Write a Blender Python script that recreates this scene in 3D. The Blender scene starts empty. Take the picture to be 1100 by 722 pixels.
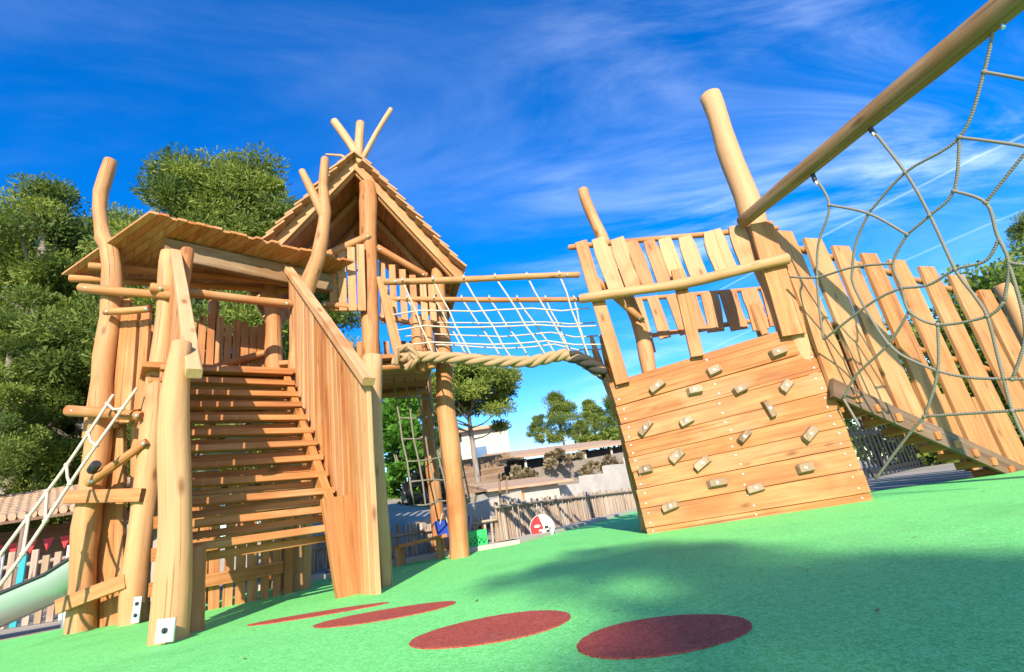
import bpy, math, random
from mathutils import Vector, Matrix, noise
random.seed(7)
R = random.random
def U(a, b): return a + (b - a) * R()
PI_ = math.pi
scene = bpy.context.scene
COL = scene.collection

# ------------------------------------------------------------------ camera
H = 0.32
F, CX, CY = 550.0, 550.0, 361.0
_up = Vector((-250, 1561, -550)).normalized()
_b = Vector((0, 0, -1)); _fw = (_b - _up * _b.dot(_up)).normalized(); _rt = _fw.cross(_up)
EYE = Vector((0, 0, H))
def ray(x, y):
    d = Vector((x - CX, -(y - CY), -F))
    return Vector((d.dot(_rt), d.dot(_fw), d.dot(_up)))
def G(x, y, z=0.0):
    r = ray(x, y); return EYE + r * ((z - H) / r.z)
def D(x, y, Y):
    r = ray(x, y); return EYE + r * (Y / r.y)
def PL(x, y, p, n):
    r = ray(x, y); return EYE + r * ((p - EYE).dot(n) / r.dot(n))
cam = bpy.data.cameras.new('camera'); cam.sensor_width = 36; cam.lens = 36 * F / 1100
cam.clip_start = 0.05; cam.clip_end = 2000
co = bpy.data.objects.new('camera', cam); COL.objects.link(co); scene.camera = co
m = Matrix((( _rt.x, _fw.x, _up.x), (_rt.y, _fw.y, _up.y), (_rt.z, _fw.z, _up.z)))
# columns of the camera matrix are camera axes in world space (world axes: right, forward, up)
cw = Matrix(((_rt.x, _rt.y, _rt.z), (_fw.x, _fw.y, _fw.z), (_up.x, _up.y, _up.z))).to_4x4()
cw.translation = EYE
co.matrix_world = cw

# ------------------------------------------------------------------ light
SUN_EL = math.radians(28)
sd = Vector((0.03, -1, 0)).normalized()
S = Vector((sd.x * math.cos(SUN_EL), sd.y * math.cos(SUN_EL), math.sin(SUN_EL)))
sl = bpy.data.lights.new('sun', 'SUN'); sl.energy = 5.0; sl.angle = math.radians(0.5); sl.color = (1.0, 0.93, 0.82)
so = bpy.data.objects.new('sun', sl); COL.objects.link(so)
so.rotation_euler = (-S).to_track_quat('-Z', 'Y').to_euler(); so.location = (0, -5, 20)
scene.view_settings.view_transform = 'Standard'; scene.view_settings.look = 'None'
scene.view_settings.exposure = 0.8; scene.view_settings.gamma = 1

w = bpy.data.worlds.new('World'); scene.world = w; w.use_nodes = True
nt = w.node_tree; nt.nodes.clear()
def N(nt, t, **k):
    n = nt.nodes.new(t)
    for a, v in k.items():
        if a == 'inp':
            for i, x in v.items(): n.inputs[i].default_value = x
        else: setattr(n, a, v)
    return n
def K(nt, a, b): nt.links.new(a, b)
def math_(nt, op, a, b=None, c=None, clamp=False):
    n = nt.nodes.new('ShaderNodeMath'); n.operation = op; n.use_clamp = clamp
    for i, v in enumerate((a, b, c)):
        if v is None: continue
        if isinstance(v, (int, float)): n.inputs[i].default_value = v
        else: K(nt, v, n.inputs[i])
    return n.outputs[0]
sky = N(nt, 'ShaderNodeTexSky', sky_type='NISHITA', sun_disc=False, sun_elevation=SUN_EL,
        sun_rotation=math.atan2(sd.x, sd.y), altitude=300, air_density=1.0, dust_density=0.15, ozone_density=3.0)
hs = N(nt, 'ShaderNodeHueSaturation', inp={'Hue': 0.513, 'Saturation': 1.45, 'Value': 1.28})
K(nt, sky.outputs[0], hs.inputs['Color'])
tc = N(nt, 'ShaderNodeTexCoord'); sp = N(nt, 'ShaderNodeSeparateXYZ'); K(nt, tc.outputs['Generated'], sp.inputs[0])
den = math_(nt, 'ADD', math_(nt, 'MAXIMUM', sp.outputs[2], 0.0), 0.12)
px = math_(nt, 'DIVIDE', sp.outputs[0], den); py = math_(nt, 'DIVIDE', sp.outputs[1], den)
cb = N(nt, 'ShaderNodeCombineXYZ'); K(nt, px, cb.inputs[0]); K(nt, py, cb.inputs[1])
mp = N(nt, 'ShaderNodeMapping', inp={'Rotation': (0, 0, math.radians(28)), 'Scale': (0.55, 1.5, 1), 'Location': (3.1, 1.7, 0)})
K(nt, cb.outputs[0], mp.inputs[0])
n1 = N(nt, 'ShaderNodeTexNoise', inp={'Scale': 1.5, 'Detail': 9, 'Roughness': 0.62, 'Distortion': 0.9}); K(nt, mp.outputs[0], n1.inputs['Vector'])
mp2 = N(nt, 'ShaderNodeMapping', inp={'Scale': (0.42, 0.42, 1), 'Location': (0.55, 7.3, 0)}); K(nt, cb.outputs[0], mp2.inputs[0])
n2 = N(nt, 'ShaderNodeTexNoise', inp={'Scale': 1.3, 'Detail': 3, 'Roughness': 0.5}); K(nt, mp2.outputs[0], n2.inputs['Vector'])
def mrange(nt, v, a, b, c=0.0, d=1.0):
    n = N(nt, 'ShaderNodeMapRange', interpolation_type='SMOOTHSTEP', inp={1: a, 2: b, 3: c, 4: d}); K(nt, v, n.inputs[0]); return n.outputs[0]
f1 = mrange(nt, n1.outputs[0], 0.40, 0.82); f2 = mrange(nt, n2.outputs[0], 0.36, 0.66)
side = mrange(nt, px, -0.6, 0.9, 0.10, 1.0)
cl = math_(nt, 'MULTIPLY', math_(nt, 'MULTIPLY', f1, f2), side)
def contrail(p, q, wd, amt):
    a = ray(*p).normalized(); b = ray(*q).normalized()
    A = Vector((a.x / (a.z + .12), a.y / (a.z + .12))); B = Vector((b.x / (b.z + .12), b.y / (b.z + .12)))
    d = (B - A).normalized(); n = Vector((-d.y, d.x)); c = -n.dot(A)
    v = math_(nt, 'ADD', math_(nt, 'ADD', math_(nt, 'MULTIPLY', px, n.x), math_(nt, 'MULTIPLY', py, n.y)), c)
    v = math_(nt, 'ADD', v, math_(nt, 'MULTIPLY', math_(nt, 'SUBTRACT', n1.outputs[0], 0.5), 0.05))
    return math_(nt, 'MULTIPLY', mrange(nt, math_(nt, 'ABSOLUTE', v), 0.0, wd, amt, 0.0), mrange(nt, px, 0.5, 0.9))
ct = math_(nt, 'ADD', contrail((900, 245), (1100, 145), 0.012, 0.16), contrail((1000, 268), (1100, 225), 0.016, 0.12))
cl = math_(nt, 'ADD', math_(nt, 'MULTIPLY', cl, 0.8), ct, clamp=True)
mx = N(nt, 'ShaderNodeMixRGB', inp={2: (6.6, 7.6, 9.2, 1)}); K(nt, cl, mx.inputs[0]); K(nt, hs.outputs[0], mx.inputs[1])
bg = N(nt, 'ShaderNodeBackground', inp={'Strength': 0.14}); K(nt, mx.outputs[0], bg.inputs[0])
wo = N(nt, 'ShaderNodeOutputWorld'); K(nt, bg.outputs[0], wo.inputs[0])

# ------------------------------------------------------------------ materials
MATS = {}
def newmat(name, rough=0.7, spec=0.3):
    mt = bpy.data.materials.new(name); mt.use_nodes = True; t = mt.node_tree
    p = t.nodes['Principled BSDF']; p.inputs['Roughness'].default_value = rough
    p.inputs['Specular IOR Level'].default_value = spec
    MATS[name] = mt; return mt, t, p
def ramp(t, v, stops):
    r = N(t, 'ShaderNodeValToRGB'); e = r.color_ramp.elements
    while len(e) < len(stops): e.new(0.5)
    for i, (pos, c) in enumerate(stops): e[i].position = pos; e[i].color = (*c, 1)
    K(t, v, r.inputs[0]); return r.outputs[0]
def attr(t, n): return N(t, 'ShaderNodeAttribute', attribute_name=n)
def noise_(t, vec, scale, sc3=(1, 1, 1), detail=4, rough=0.55, dist=0.0):
    mp = N(t, 'ShaderNodeMapping', inp={'Scale': sc3}); K(t, vec, mp.inputs[0])
    n = N(t, 'ShaderNodeTexNoise', inp={'Scale': scale, 'Detail': detail, 'Roughness': rough, 'Distortion': dist}); K(t, mp.outputs[0], n.inputs['Vector'])
    return n.outputs[0]
def bump(t, p, v, strength=0.3, dist=0.01):
    b = N(t, 'ShaderNodeBump', inp={'Strength': strength, 'Distance': dist}); K(t, v, b.inputs['Height']); K(t, b.outputs[0], p.inputs['Normal'])
def mix(t, f, a, b, mode='MIX'):
    n = N(t, 'ShaderNodeMixRGB', blend_type=mode)
    for i, v in ((0, f), (1, a), (2, b)):
        if isinstance(v, (int, float)): n.inputs[i].default_value = v
        elif isinstance(v, tuple): n.inputs[i].default_value = (*v, 1)
        else: K(t, v, n.inputs[i])
    return n.outputs[0]

def wood(name, dark, mid, light, pale, rough=0.62):
    mt, t, p = newmat(name, rough, 0.25)
    g = attr(t, 'grain').outputs['Vector']; tone = attr(t, 'tone').outputs['Fac']
    a = noise_(t, g, 1.0, (38, 38, 1.6), 5, 0.6, 0.4)
    b = noise_(t, g, 1.0, (7, 7, 0.9), 4, 0.6, 1.2)
    v = math_(t, 'ADD', math_(t, 'MULTIPLY', a, 0.55), math_(t, 'MULTIPLY', b, 0.6))
    c = ramp(t, v, [(0.36, dark), (0.56, mid), (0.74, light)])
    c = mix(t, math_(t, 'MULTIPLY', tone, 0.9), c, mix(t, v, pale, tuple(x * 1.25 for x in pale)))
    pa_ = noise_(t, g, 1.0, (2.6, 2.6, 1.5), 3, 0.5, 0.5)
    c = mix(t, mrange(t, pa_, 0.52, 0.70, 0, 0.4), c, mix(t, v, tuple(x * y for x, y in zip(light, (.9, .95, 1.1))), pale))
    c = mix(t, mrange(t, pa_, 0.46, 0.30, 0, 0.5), c, tuple(x * y for x, y in zip(mid, (1.0, .80, .6))))
    # knots and stains
    mp = N(t, 'ShaderNodeMapping', inp={'Scale': (6, 6, 2.2)}); K(t, g, mp.inputs[0])
    vo = N(t, 'ShaderNodeTexVoronoi', inp={'Scale': 1.0}); K(t, mp.outputs[0], vo.inputs['Vector'])
    kn = mrange(t, vo.outputs['Distance'], 0.03, 0.17, 0.7, 0.0)
    c = mix(t, kn, c, tuple(x * 0.55 for x in dark))
    st = mrange(t, noise_(t, g, 1.0, (2.1, 2.1, 0.8), 5, 0.6), 0.56, 0.74, 0, 0.35)
    c = mix(t, st, c, tuple(x * 0.9 for x in dark))
    # fine drying cracks along the grain
    ck = mrange(t, noise_(t, g, 1.0, (60, 60, 0.7), 2, 0.5, 0.2), 0.30, 0.37, 0.5, 0.0)
    c = mix(t, ck, c, tuple(x * 0.35 for x in dark))
    K(t, c, p.inputs['Base Color'])
    bump(t, p, math_(t, 'SUBTRACT', v, math_(t, 'MULTIPLY', ck, 0.6)), 0.5, 0.006)
    return mt
wood('robinia', (0.24, 0.070, 0.015), (0.40, 0.138, 0.034), (0.50, 0.215, 0.064), (0.57, 0.36, 0.18))
wood('dark_robinia', (0.13, 0.065, 0.026), (0.22, 0.12, 0.05), (0.31, 0.185, 0.085), (0.36, 0.26, 0.16), 0.7)  # darker robinia tone; on the lintel it also carries shade
wood('terrace_wood', (0.10, 0.055, 0.03), (0.17, 0.10, 0.055), (0.25, 0.155, 0.09), (0.28, 0.2, 0.13), 0.85)
wood('weathered_shade', (0.16, 0.10, 0.06), (0.27, 0.18, 0.11), (0.38, 0.28, 0.19), (0.42, 0.34, 0.26), 0.8)  # weathered wood; doubles as the shade tone of the pickets
wood('darkwood', (0.10, 0.055, 0.03), (0.16, 0.09, 0.05), (0.22, 0.13, 0.075), (0.25, 0.2, 0.15), 0.75)
wood('pinebark', (0.12, 0.09, 0.07), (0.2, 0.155, 0.12), (0.3, 0.24, 0.2), (0.34, 0.3, 0.26), 0.9)

def rope_mat(name, c1, c2, pitch=60):
    mt, t, p = newmat(name, 0.85, 0.1)
    g = attr(t, 'grain').outputs['Vector']; s = N(t, 'ShaderNodeSeparateXYZ'); K(t, g, s.inputs[0])
    ph = math_(t, 'ADD', math_(t, 'MULTIPLY', s.outputs[2], pitch * 2 * PI_), math_(t, 'MULTIPLY', s.outputs[0], 3.0))
    sn = math_(t, 'MULTIPLY_ADD', math_(t, 'SINE', ph), 0.5, 0.5)
    nn = noise_(t, g, 1.0, (8, 8, 8), 3)
    c = mix(t, math_(t, 'MULTIPLY_ADD', sn, 0.6, math_(t, 'MULTIPLY', nn, 0.4)), c1, c2); K(t, c, p.inputs['Base Color'])
    bump(t, p, sn, 0.45, 0.003); return mt
rope_mat('net_rope', (0.17, 0.145, 0.105), (0.27, 0.235, 0.175))
rope_mat('pale_rope', (0.38, 0.32, 0.22), (0.62, 0.55, 0.43))
rope_mat('dark_rope', (0.03, 0.027, 0.022), (0.075, 0.062, 0.045), 90)
rope_mat('thick_rope', (0.30, 0.175, 0.08), (0.50, 0.33, 0.17), 90)

def plain(name, c, rough=0.6, var=0.15, scale=6.0, metal=0.0, spec=0.4, bmp=0.0):
    mt, t, p = newmat(name, rough, spec); p.inputs['Metallic'].default_value = metal
    tcn = N(t, 'ShaderNodeTexCoord')
    v = noise_(t, tcn.outputs['Object'], scale, (1, 1, 1), 6, 0.65)
    K(t, mix(t, v, tuple(x * (1 - var) for x in c), tuple(min(1, x * (1 + var)) for x in c)), p.inputs['Base Color'])
    if bmp: bump(t, p, v, bmp, 0.01)
    return mt
plain('steel', (0.62, 0.63, 0.64), 0.35, 0.1, 20, 0.85)
plain('black_rubber', (0.03, 0.03, 0.032), 0.5)
plain('black_iron', (0.022, 0.022, 0.024), 0.5)
plain('white_paint', (0.66, 0.64, 0.60), 0.6, 0.12, 9)
plain('turquoise_paint', (0.03, 0.30, 0.31), 0.55, 0.15)
plain('red_paint', (0.58, 0.025, 0.03), 0.5, 0.15)
plain('blue_plastic', (0.015, 0.05, 0.30), 0.4, 0.1)
plain('green_plastic', (0.02, 0.42, 0.09), 0.4, 0.1)
plain('cream_plaster', (0.46, 0.41, 0.34), 0.85, 0.35, 2.5, bmp=0.2)
plain('grey_plaster', (0.40, 0.42, 0.47), 0.85, 0.2, 1.5)
plain('dark_recess', (0.05, 0.04, 0.035), 0.8, 0.3)
plain('glass', (0.10, 0.16, 0.24), 0.12, 0.3, 3, spec=0.8)
plain('stone', (0.24, 0.19, 0.14), 0.9, 0.5, 5, bmp=0.6)
plain('concrete', (0.46, 0.39, 0.31), 0.9, 0.2, 7, bmp=0.3)
plain('hold_wood', (0.34, 0.225, 0.12), 0.7, 0.3, 14, bmp=0.3)
plain('skin_plastic', (0.7, 0.5, 0.4), 0.4, 0.1)
plain('shingle', (0.42, 0.21, 0.085), 0.75, 0.4, 9, bmp=0.3)
mt, t, p = newmat('slide_steel', 0.3, 0.5); p.inputs['Base Color'].default_value = (0.50, 0.51, 0.50, 1); p.inputs['Metallic'].default_value = 0.55
p.inputs['Roughness'].default_value = 0.32
mt, t, p = newmat('clay_tile', 0.85, 0.2)
K(t, mix(t, noise_(t, N(t, 'ShaderNodeTexCoord').outputs['Object'], 7, (1, 1, 1), 6, 0.7), (0.30, 0.17, 0.09), (0.58, 0.40, 0.26)), p.inputs['Base Color'])

def rubber(name, c1, c2, c3):
    mt, t, p = newmat(name, 0.78, 0.25)
    o = N(t, 'ShaderNodeTexCoord').outputs['Object']
    vo = N(t, 'ShaderNodeTexVoronoi', inp={'Scale': 230}); K(t, o, vo.inputs['Vector'])
    sv = N(t, 'ShaderNodeSeparateColor'); K(t, vo.outputs['Color'], sv.inputs[0])
    vo2 = N(t, 'ShaderNodeTexVoronoi', inp={'Scale': 85}); K(t, o, vo2.inputs['Vector'])
    sv2 = N(t, 'ShaderNodeSeparateColor'); K(t, vo2.outputs['Color'], sv2.inputs[0])
    v = math_(t, 'MULTIPLY_ADD', sv2.outputs[0], 0.35, math_(t, 'MULTIPLY', sv.outputs[0], 0.65))
    c = ramp(t, v, [(0.1, c1), (0.5, c2), (0.92, c3)])
    big = noise_(t, o, 1.6, (1, 1, 1), 7, 0.7)
    c = mix(t, mrange(t, big, 0.48, 0.74, 0.0, 0.30), c, tuple(x * 0.6 for x in c1))
    dust = mrange(t, noise_(t, o, 0.9, (1, 1, 1), 8, 0.72), 0.55, 0.75, 0, 0.22)
    c = mix(t, dust, c, (0.34, 0.42, 0.26))
    K(t, c, p.inputs['Base Color']); bump(t, p, math_(t, 'ADD', vo.outputs['Distance'], math_(t, 'MULTIPLY', big, 2.0)), 0.5, 0.004)
rubber('green_rubber', (0.11, 0.48, 0.10), (0.18, 0.66, 0.16), (0.27, 0.76, 0.24))
rubber('red_rubber', (0.27, 0.040, 0.022), (0.38, 0.066, 0.040), (0.48, 0.11, 0.07))
mt, t, p = newmat('dirt', 0.95, 0.1)
o = N(t, 'ShaderNodeTexCoord').outputs['Object']
c = mix(t, noise_(t, o, 1.2, (1, 1, 1), 8, 0.7), (0.27, 0.22, 0.16), (0.50, 0.43, 0.34))
far = mrange(t, noise_(t, o, 0.25, (1, 1, 1), 5, 0.6), 0.45, 0.6)
c = mix(t, math_(t, 'MULTIPLY', far, 0.4), c, (0.13, 0.15, 0.055)); K(t, c, p.inputs['Base Color'])
bump(t, p, noise_(t, o, 25, (1, 1, 1), 5, 0.7), 0.6, 0.02)

def leaf(name, c1, c2, trans=0.42):
    mt = bpy.data.materials.new(name); mt.use_nodes = True; t = mt.node_tree; t.nodes.clear(); MATS[name] = mt
    tone = attr(t, 'tone').outputs['Fac']
    c = mix(t, tone, c1, c2)
    d = N(t, 'ShaderNodeBsdfPrincipled', inp={'Roughness': 0.55}); d.inputs['Specular IOR Level'].default_value = 0.3
    K(t, c, d.inputs['Base Color'])
    tr = N(t, 'ShaderNodeBsdfTranslucent'); K(t, mix(t, 0.5, c, (0.18, 0.26, 0.03)), tr.inputs[0])
    ms = N(t, 'ShaderNodeMixShader', inp={0: trans}); K(t, d.outputs[0], ms.inputs[1]); K(t, tr.outputs[0], ms.inputs[2])
    oo = N(t, 'ShaderNodeOutputMaterial'); K(t, ms.outputs[0], oo.inputs[0])
leaf('pine_leaf', (0.07, 0.115, 0.024), (0.31, 0.36, 0.055))
leaf('ivy_leaf', (0.05, 0.15, 0.015), (0.14, 0.32, 0.03))
leaf('hedge_leaf', (0.09, 0.15, 0.02), (0.25, 0.31, 0.045))

# ------------------------------------------------------------------ mesh builder
WLOC = {}
class MB:
    def __init__(s): s.v = []; s.f = []; s.g = []; s.t = []; s.sm = []; s.mi = []
    def add(s, vs, gs, fs, tone=0.0, smooth=False, mi=0):
        o = len(s.v); s.v += [Vector(x) for x in vs]; s.g += [Vector(x) for x in gs]
        s.t += [tone] * len(vs) if isinstance(tone, (int, float)) else list(tone)
        for f in fs: s.f.append([i + o for i in f]); s.sm.append(smooth); s.mi.append(mi)
    def tube(s, pts, rad, n=10, tone=0.0, wob=0.0, seg=None, caps=True, bev=True, mi=0, flat=False):
        pts = [Vector(p) for p in pts]
        if not isinstance(rad, (list, tuple)): rad = [rad] * len(pts)
        L = [0.0]
        for a, b in zip(pts, pts[1:]): L.append(L[-1] + (b - a).length)
        if seg is None: seg = max(len(pts) - 1, int(L[-1] / 0.18) if wob else len(pts) - 1)
        P = []; RR = []; off = Vector((U(0, 50), U(0, 50), U(0, 50)))
        for k in range(seg + 1):
            d = L[-1] * k / seg; i = 0
            while i < len(L) - 2 and d > L[i + 1]: i += 1
            u = (d - L[i]) / max(1e-9, L[i + 1] - L[i])
            p0 = pts[max(i - 1, 0)]; p1 = pts[i]; p2 = pts[i + 1]; p3 = pts[min(i + 2, len(pts) - 1)]
            p = 0.5 * ((2 * p1) + (p2 - p0) * u + (2 * p0 - 5 * p1 + 4 * p2 - p3) * u * u + (3 * p1 - p0 - 3 * p2 + p3) * u ** 3) if len(pts) > 2 else p1.lerp(p2, u)
            r = rad[i] * (1 - u) + rad[i + 1] * u
            if wob:
                q = off + Vector((0, 0, d * 1.3)); p = p + Vector((noise.noise(q), noise.noise(q + Vector((9, 0, 0))), 0)) * wob * r
                r *= 1 + 0.35 * wob * noise.noise(q * 2.1 + Vector((0, 7, 0)))
            P.append(p); RR.append(r)
        if bev and caps:
            d0 = (P[1] - P[0]).normalized(); d1 = (P[-1] - P[-2]).normalized()
            e = min(RR[0], 0.3 * (P[1] - P[0]).length) * 0.22; e1 = min(RR[-1], 0.3 * (P[-1] - P[-2]).length) * 0.22
            P = [P[0], P[0] + d0 * e] + P[1:-1] + [P[-1] - d1 * e1, P[-1]]
            RR = [RR[0] * 0.84, RR[0]] + RR[1:-1] + [RR[-1], RR[-1] * 0.84]
        rings = []; gr = []; ref = None; d = 0
        for k, p in enumerate(P):
            tg = (P[min(k + 1, len(P) - 1)] - P[max(k - 1, 0)]).normalized()
            if ref is None: ref = tg.orthogonal().normalized()
            ref = (ref - tg * ref.dot(tg)).normalized(); bi = tg.cross(ref)
            if k: d += (P[k] - P[k - 1]).length
            for j in range(n):
                a = 2 * PI_ * j / n; rr = RR[k]
                if wob: rr *= 1 + 0.16 * wob * noise.noise(off + Vector((math.cos(a) * 1.2, math.sin(a) * 1.2, d * 1.5)))
                rings.append(p + (ref * math.cos(a) + bi * math.sin(a)) * rr)
                gr.append(off + Vector((math.cos(a) * rr, math.sin(a) * rr, d)))
        fs = []
        for k in range(len(P) - 1):
            for j in range(n):
                fs.append([k * n + j, k * n + (j + 1) % n, (k + 1) * n + (j + 1) % n, (k + 1) * n + j])
        s.add(rings, gr, fs, tone, not flat, mi)
        if caps:
            s.add(rings[:n], gr[:n], [list(range(n))[::-1]], tone, False, mi)
            s.add(rings[-n:], gr[-n:], [list(range(n))], tone, False, mi)
    def plank(s, p0, p1, wdir, wd, th, tone=0.0, jit=0.06, seg=5, w1=None, roundtop=0.0, mi=0):
        p0 = Vector(p0); p1 = Vector(p1); ax = (p1 - p0); L = ax.length; ax.normalize()
        wv = Vector(wdir); wv = (wv - ax * wv.dot(ax)).normalized(); nv = ax.cross(wv)
        if w1 is None: w1 = wd
        off = Vector((U(0, 50), U(0, 50), U(0, 50))); ch = min(th, wd) * 0.09
        vs = []; gs = []
        bow = U(-1, 1) * jit * wd * 0.5
        for k in range(seg + 1):
            u = k / seg; c = p0 + ax * (L * u) + wv * (bow * math.sin(PI_ * u))
            ww = wd + (w1 - wd) * u
            a = ww / 2 * (1 + jit * noise.noise(off + Vector((0, 0, u * 3 * max(1, L))))); b = ww / 2 * (1 + jit * noise.noise(off + Vector((5, 0, u * 3 * max(1, L)))))
            if roundtop and k == seg: a *= 1 - roundtop; b *= 1 - roundtop
            h = th / 2
            for x, y in ((-a + ch, -h), (b - ch, -h), (b, -h + ch), (b, h - ch), (b - ch, h), (-a + ch, h), (-a, h - ch), (-a, -h + ch)):
                vs.append(c + wv * x + nv * y); gs.append(off + Vector((x, y, L * u)))
        fs = []
        for k in range(seg):
            for j in range(8): fs.append([k * 8 + j, k * 8 + (j + 1) % 8, k * 8 + 8 + (j + 1) % 8, k * 8 + 8 + j])
        fs.append(list(range(8))[::-1]); fs.append([seg * 8 + j for j in range(8)])
        s.add(vs, gs, fs, tone, False, mi)
    def box(s, c, sx, sy, sz, rz=0.0, tone=0.0, mi=0):
        c = Vector(c); ca, sa = math.cos(rz), math.sin(rz); off = Vector((U(0, 50), U(0, 50), U(0, 50)))
        vs = []; gs = []
        for z in (-1, 1):
            for x, y in ((-1, -1), (1, -1), (1, 1), (-1, 1)):
                X, Y, Z = x * sx / 2, y * sy / 2, z * sz / 2
                vs.append(c + Vector((X * ca - Y * sa, X * sa + Y * ca, Z))); gs.append(off + Vector((Y, Z, X)))
        s.add(vs, gs, [[3, 2, 1, 0], [4, 5, 6, 7], [0, 1, 5, 4], [1, 2, 6, 5], [2, 3, 7, 6], [3, 0, 4, 7]], tone, False, mi)
    def poly(s, pts, th, nrm, tone=0.0, mi=0):
        n = len(pts); nrm = Vector(nrm); a = [Vector(p) for p in pts]; b = [p + nrm * th for p in a]
        gs = a + b; off = Vector((U(0, 50), U(0, 50), U(0, 50))); gs = [g + off for g in gs]
        fs = [list(range(n))[::-1], [n + i for i in range(n)]] + [[i, (i + 1) % n, n + (i + 1) % n, n + i] for i in range(n)]
        s.add(a + b, gs, fs, tone, False, mi)
    def ball(s, c, r, n=8, tone=0.0, mi=0, sc=(1, 1, 1)):
        c = Vector(c); vs = []; fs = []; m_ = n // 2
        for i in range(m_ + 1):
            th = PI_ * i / m_
            for j in range(n):
                ph = 2 * PI_ * j / n
                vs.append(c + Vector((math.sin(th) * math.cos(ph) * r * sc[0], math.sin(th) * math.sin(ph) * r * sc[1], math.cos(th) * r * sc[2])))
        for i in range(m_):
            for j in range(n): fs.append([i * n + j, (i + 1) * n + j, (i + 1) * n + (j + 1) % n, i * n + (j + 1) % n])
        s.add(vs, vs, fs, tone, True, mi)
    def disc_bolt(s, c, nrm, r, h, tone=0, mi=0, n=10):
        nrm = Vector(nrm).normalized(); s.tube([Vector(c), Vector(c) + nrm * h], r, n, tone, mi=mi)
    def build(s, name, mats, parent=None):
        if not isinstance(mats, (list, tuple)): mats = [mats]
        lo = [min(v[i] for v in s.v) for i in range(3)]; hi = [max(v[i] for v in s.v) for i in range(3)]
        org = Vector(((lo[0] + hi[0]) / 2, (lo[1] + hi[1]) / 2, lo[2]))
        me = bpy.data.meshes.new(name); me.from_pydata([v - org for v in s.v], [], s.f)
        for mname in mats: me.materials.append(MATS[mname])
        me.polygons.foreach_set('use_smooth', s.sm); me.polygons.foreach_set('material_index', s.mi)
        a = me.attributes.new('grain', 'FLOAT_VECTOR', 'POINT'); a.data.foreach_set('vector', [x for g in s.g for x in g])
        a = me.attributes.new('tone', 'FLOAT', 'POINT'); a.data.foreach_set('value', s.t)
        me.update()
        o = bpy.data.objects.new(name, me); COL.objects.link(o)
        if parent:
            o.parent = parent; o.location = org - WLOC[parent.name]
        else: o.location = org
        WLOC[o.name] = org
        return o
def tag(o, label=None, cat=None, group=None, kind=None):
    if label: o['label'] = label
    if cat: o['category'] = cat
    if group: o['group'] = group
    if kind: o['kind'] = kind
    return o
def thing(name, label, cat, loc, group=None):
    o = bpy.data.objects.new(name, None); o.empty_display_size = 0.2; COL.objects.link(o)
    o.location = loc; WLOC[o.name] = Vector(loc); return tag(o, label, cat, group)
def log(name, pts, rad, parent, tone=0.2, n=16, wob=0.58, mat='robinia'):
    b = MB(); b.tube(pts, rad, n, tone, wob); return b.build(name, mat, parent)
def board(name, p0, p1, wdir, wd, th, parent, tone=0.1, **k):
    b = MB(); b.plank(p0, p1, wdir, wd, th, tone, **k); return b.build(name, 'robinia', parent)
Z = Vector((0, 0, 1))

# ------------------------------------------------------------------ ground
def sstep(a, b, x):
    u = min(1, max(0, (x - a) / (b - a))); return u * u * (3 - 2 * u)
def hgt(x, y):
    d = (x + 0.34) * -0.919 + (y - 6.55) * 0.394
    return min(0.25 * max(0, d - 0.75), 7.5) * sstep(-7, -3.6, x) * sstep(6.2, 8.6, y)
b = MB(); xs = [-600, -200, -80, -40] + [-24 + 1.2 * i for i in range(54)] + [60, 120, 250, 600]
ys = [-400, -100, -30, -8, 0] + [2 + 0.7 * i for i in range(86)] + [75, 110, 200, 400, 900]
vs = [(x, y, hgt(x, y) - 0.006) for y in ys for x in xs]; nx = len(xs)
b.add(vs, vs, [[j * nx + i, j * nx + i + 1, (j + 1) * nx + i + 1, (j + 1) * nx + i] for j in range(len(ys) - 1) for i in range(nx - 1)], 0, True)
tag(b.build('ground', 'dirt'), kind='structure')
# green safety surface, one thick sheet
edge = [Vector((-6.5, 3.3, 0)), Vector((-4.75, 4.28, 0)), Vector((-4.3, 4.45, 0)), Vector((-4.0, 4.9, 0)), Vector((-3.5, 5.4, 0)), Vector((-2.4, 5.75, 0)), Vector((-1.35, 6.25, 0)), Vector((-0.34, 6.5, 0)),
        Vector((2.30, 12.7, 0)), Vector((3.4, 11.5, 0)), Vector((2.9, 5.4, 0)), G(950, 526), G(1068, 511), G(1110, 498), Vector((7.5, 7.0, 0)), Vector((9, 2, 0)), Vector((7, -7, 0)), Vector((-6.5, -7, 0))]
b = MB(); b.poly([Vector((p.x, p.y, -0.10)) for p in edge], 0.104, Z); tag(b.build('play_surface', 'green_rubber'), kind='structure')
# kerb of the path along the stick fence
b = MB()
k0 = [Vector((-4.2, 5.5, 0)), Vector((-2.35, 5.86, 0)), Vector((-1.3, 6.36, 0)), Vector((-0.3, 6.62, 0)), Vector((2.36, 12.86, 0)), Vector((5.0, 19, 0))]
for p, q in zip(k0, k0[1:]):
    d = (q - p).normalized(); n_ = Vector((-d.y, d.x, 0))
    b.poly([p + Z * -.05, q + Z * -.05, q + n_ * .35 + Z * -.05, p + n_ * .35 + Z * -.05], 0.10, Z)
tag(b.build('kerb', 'concrete'), kind='structure')
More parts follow.
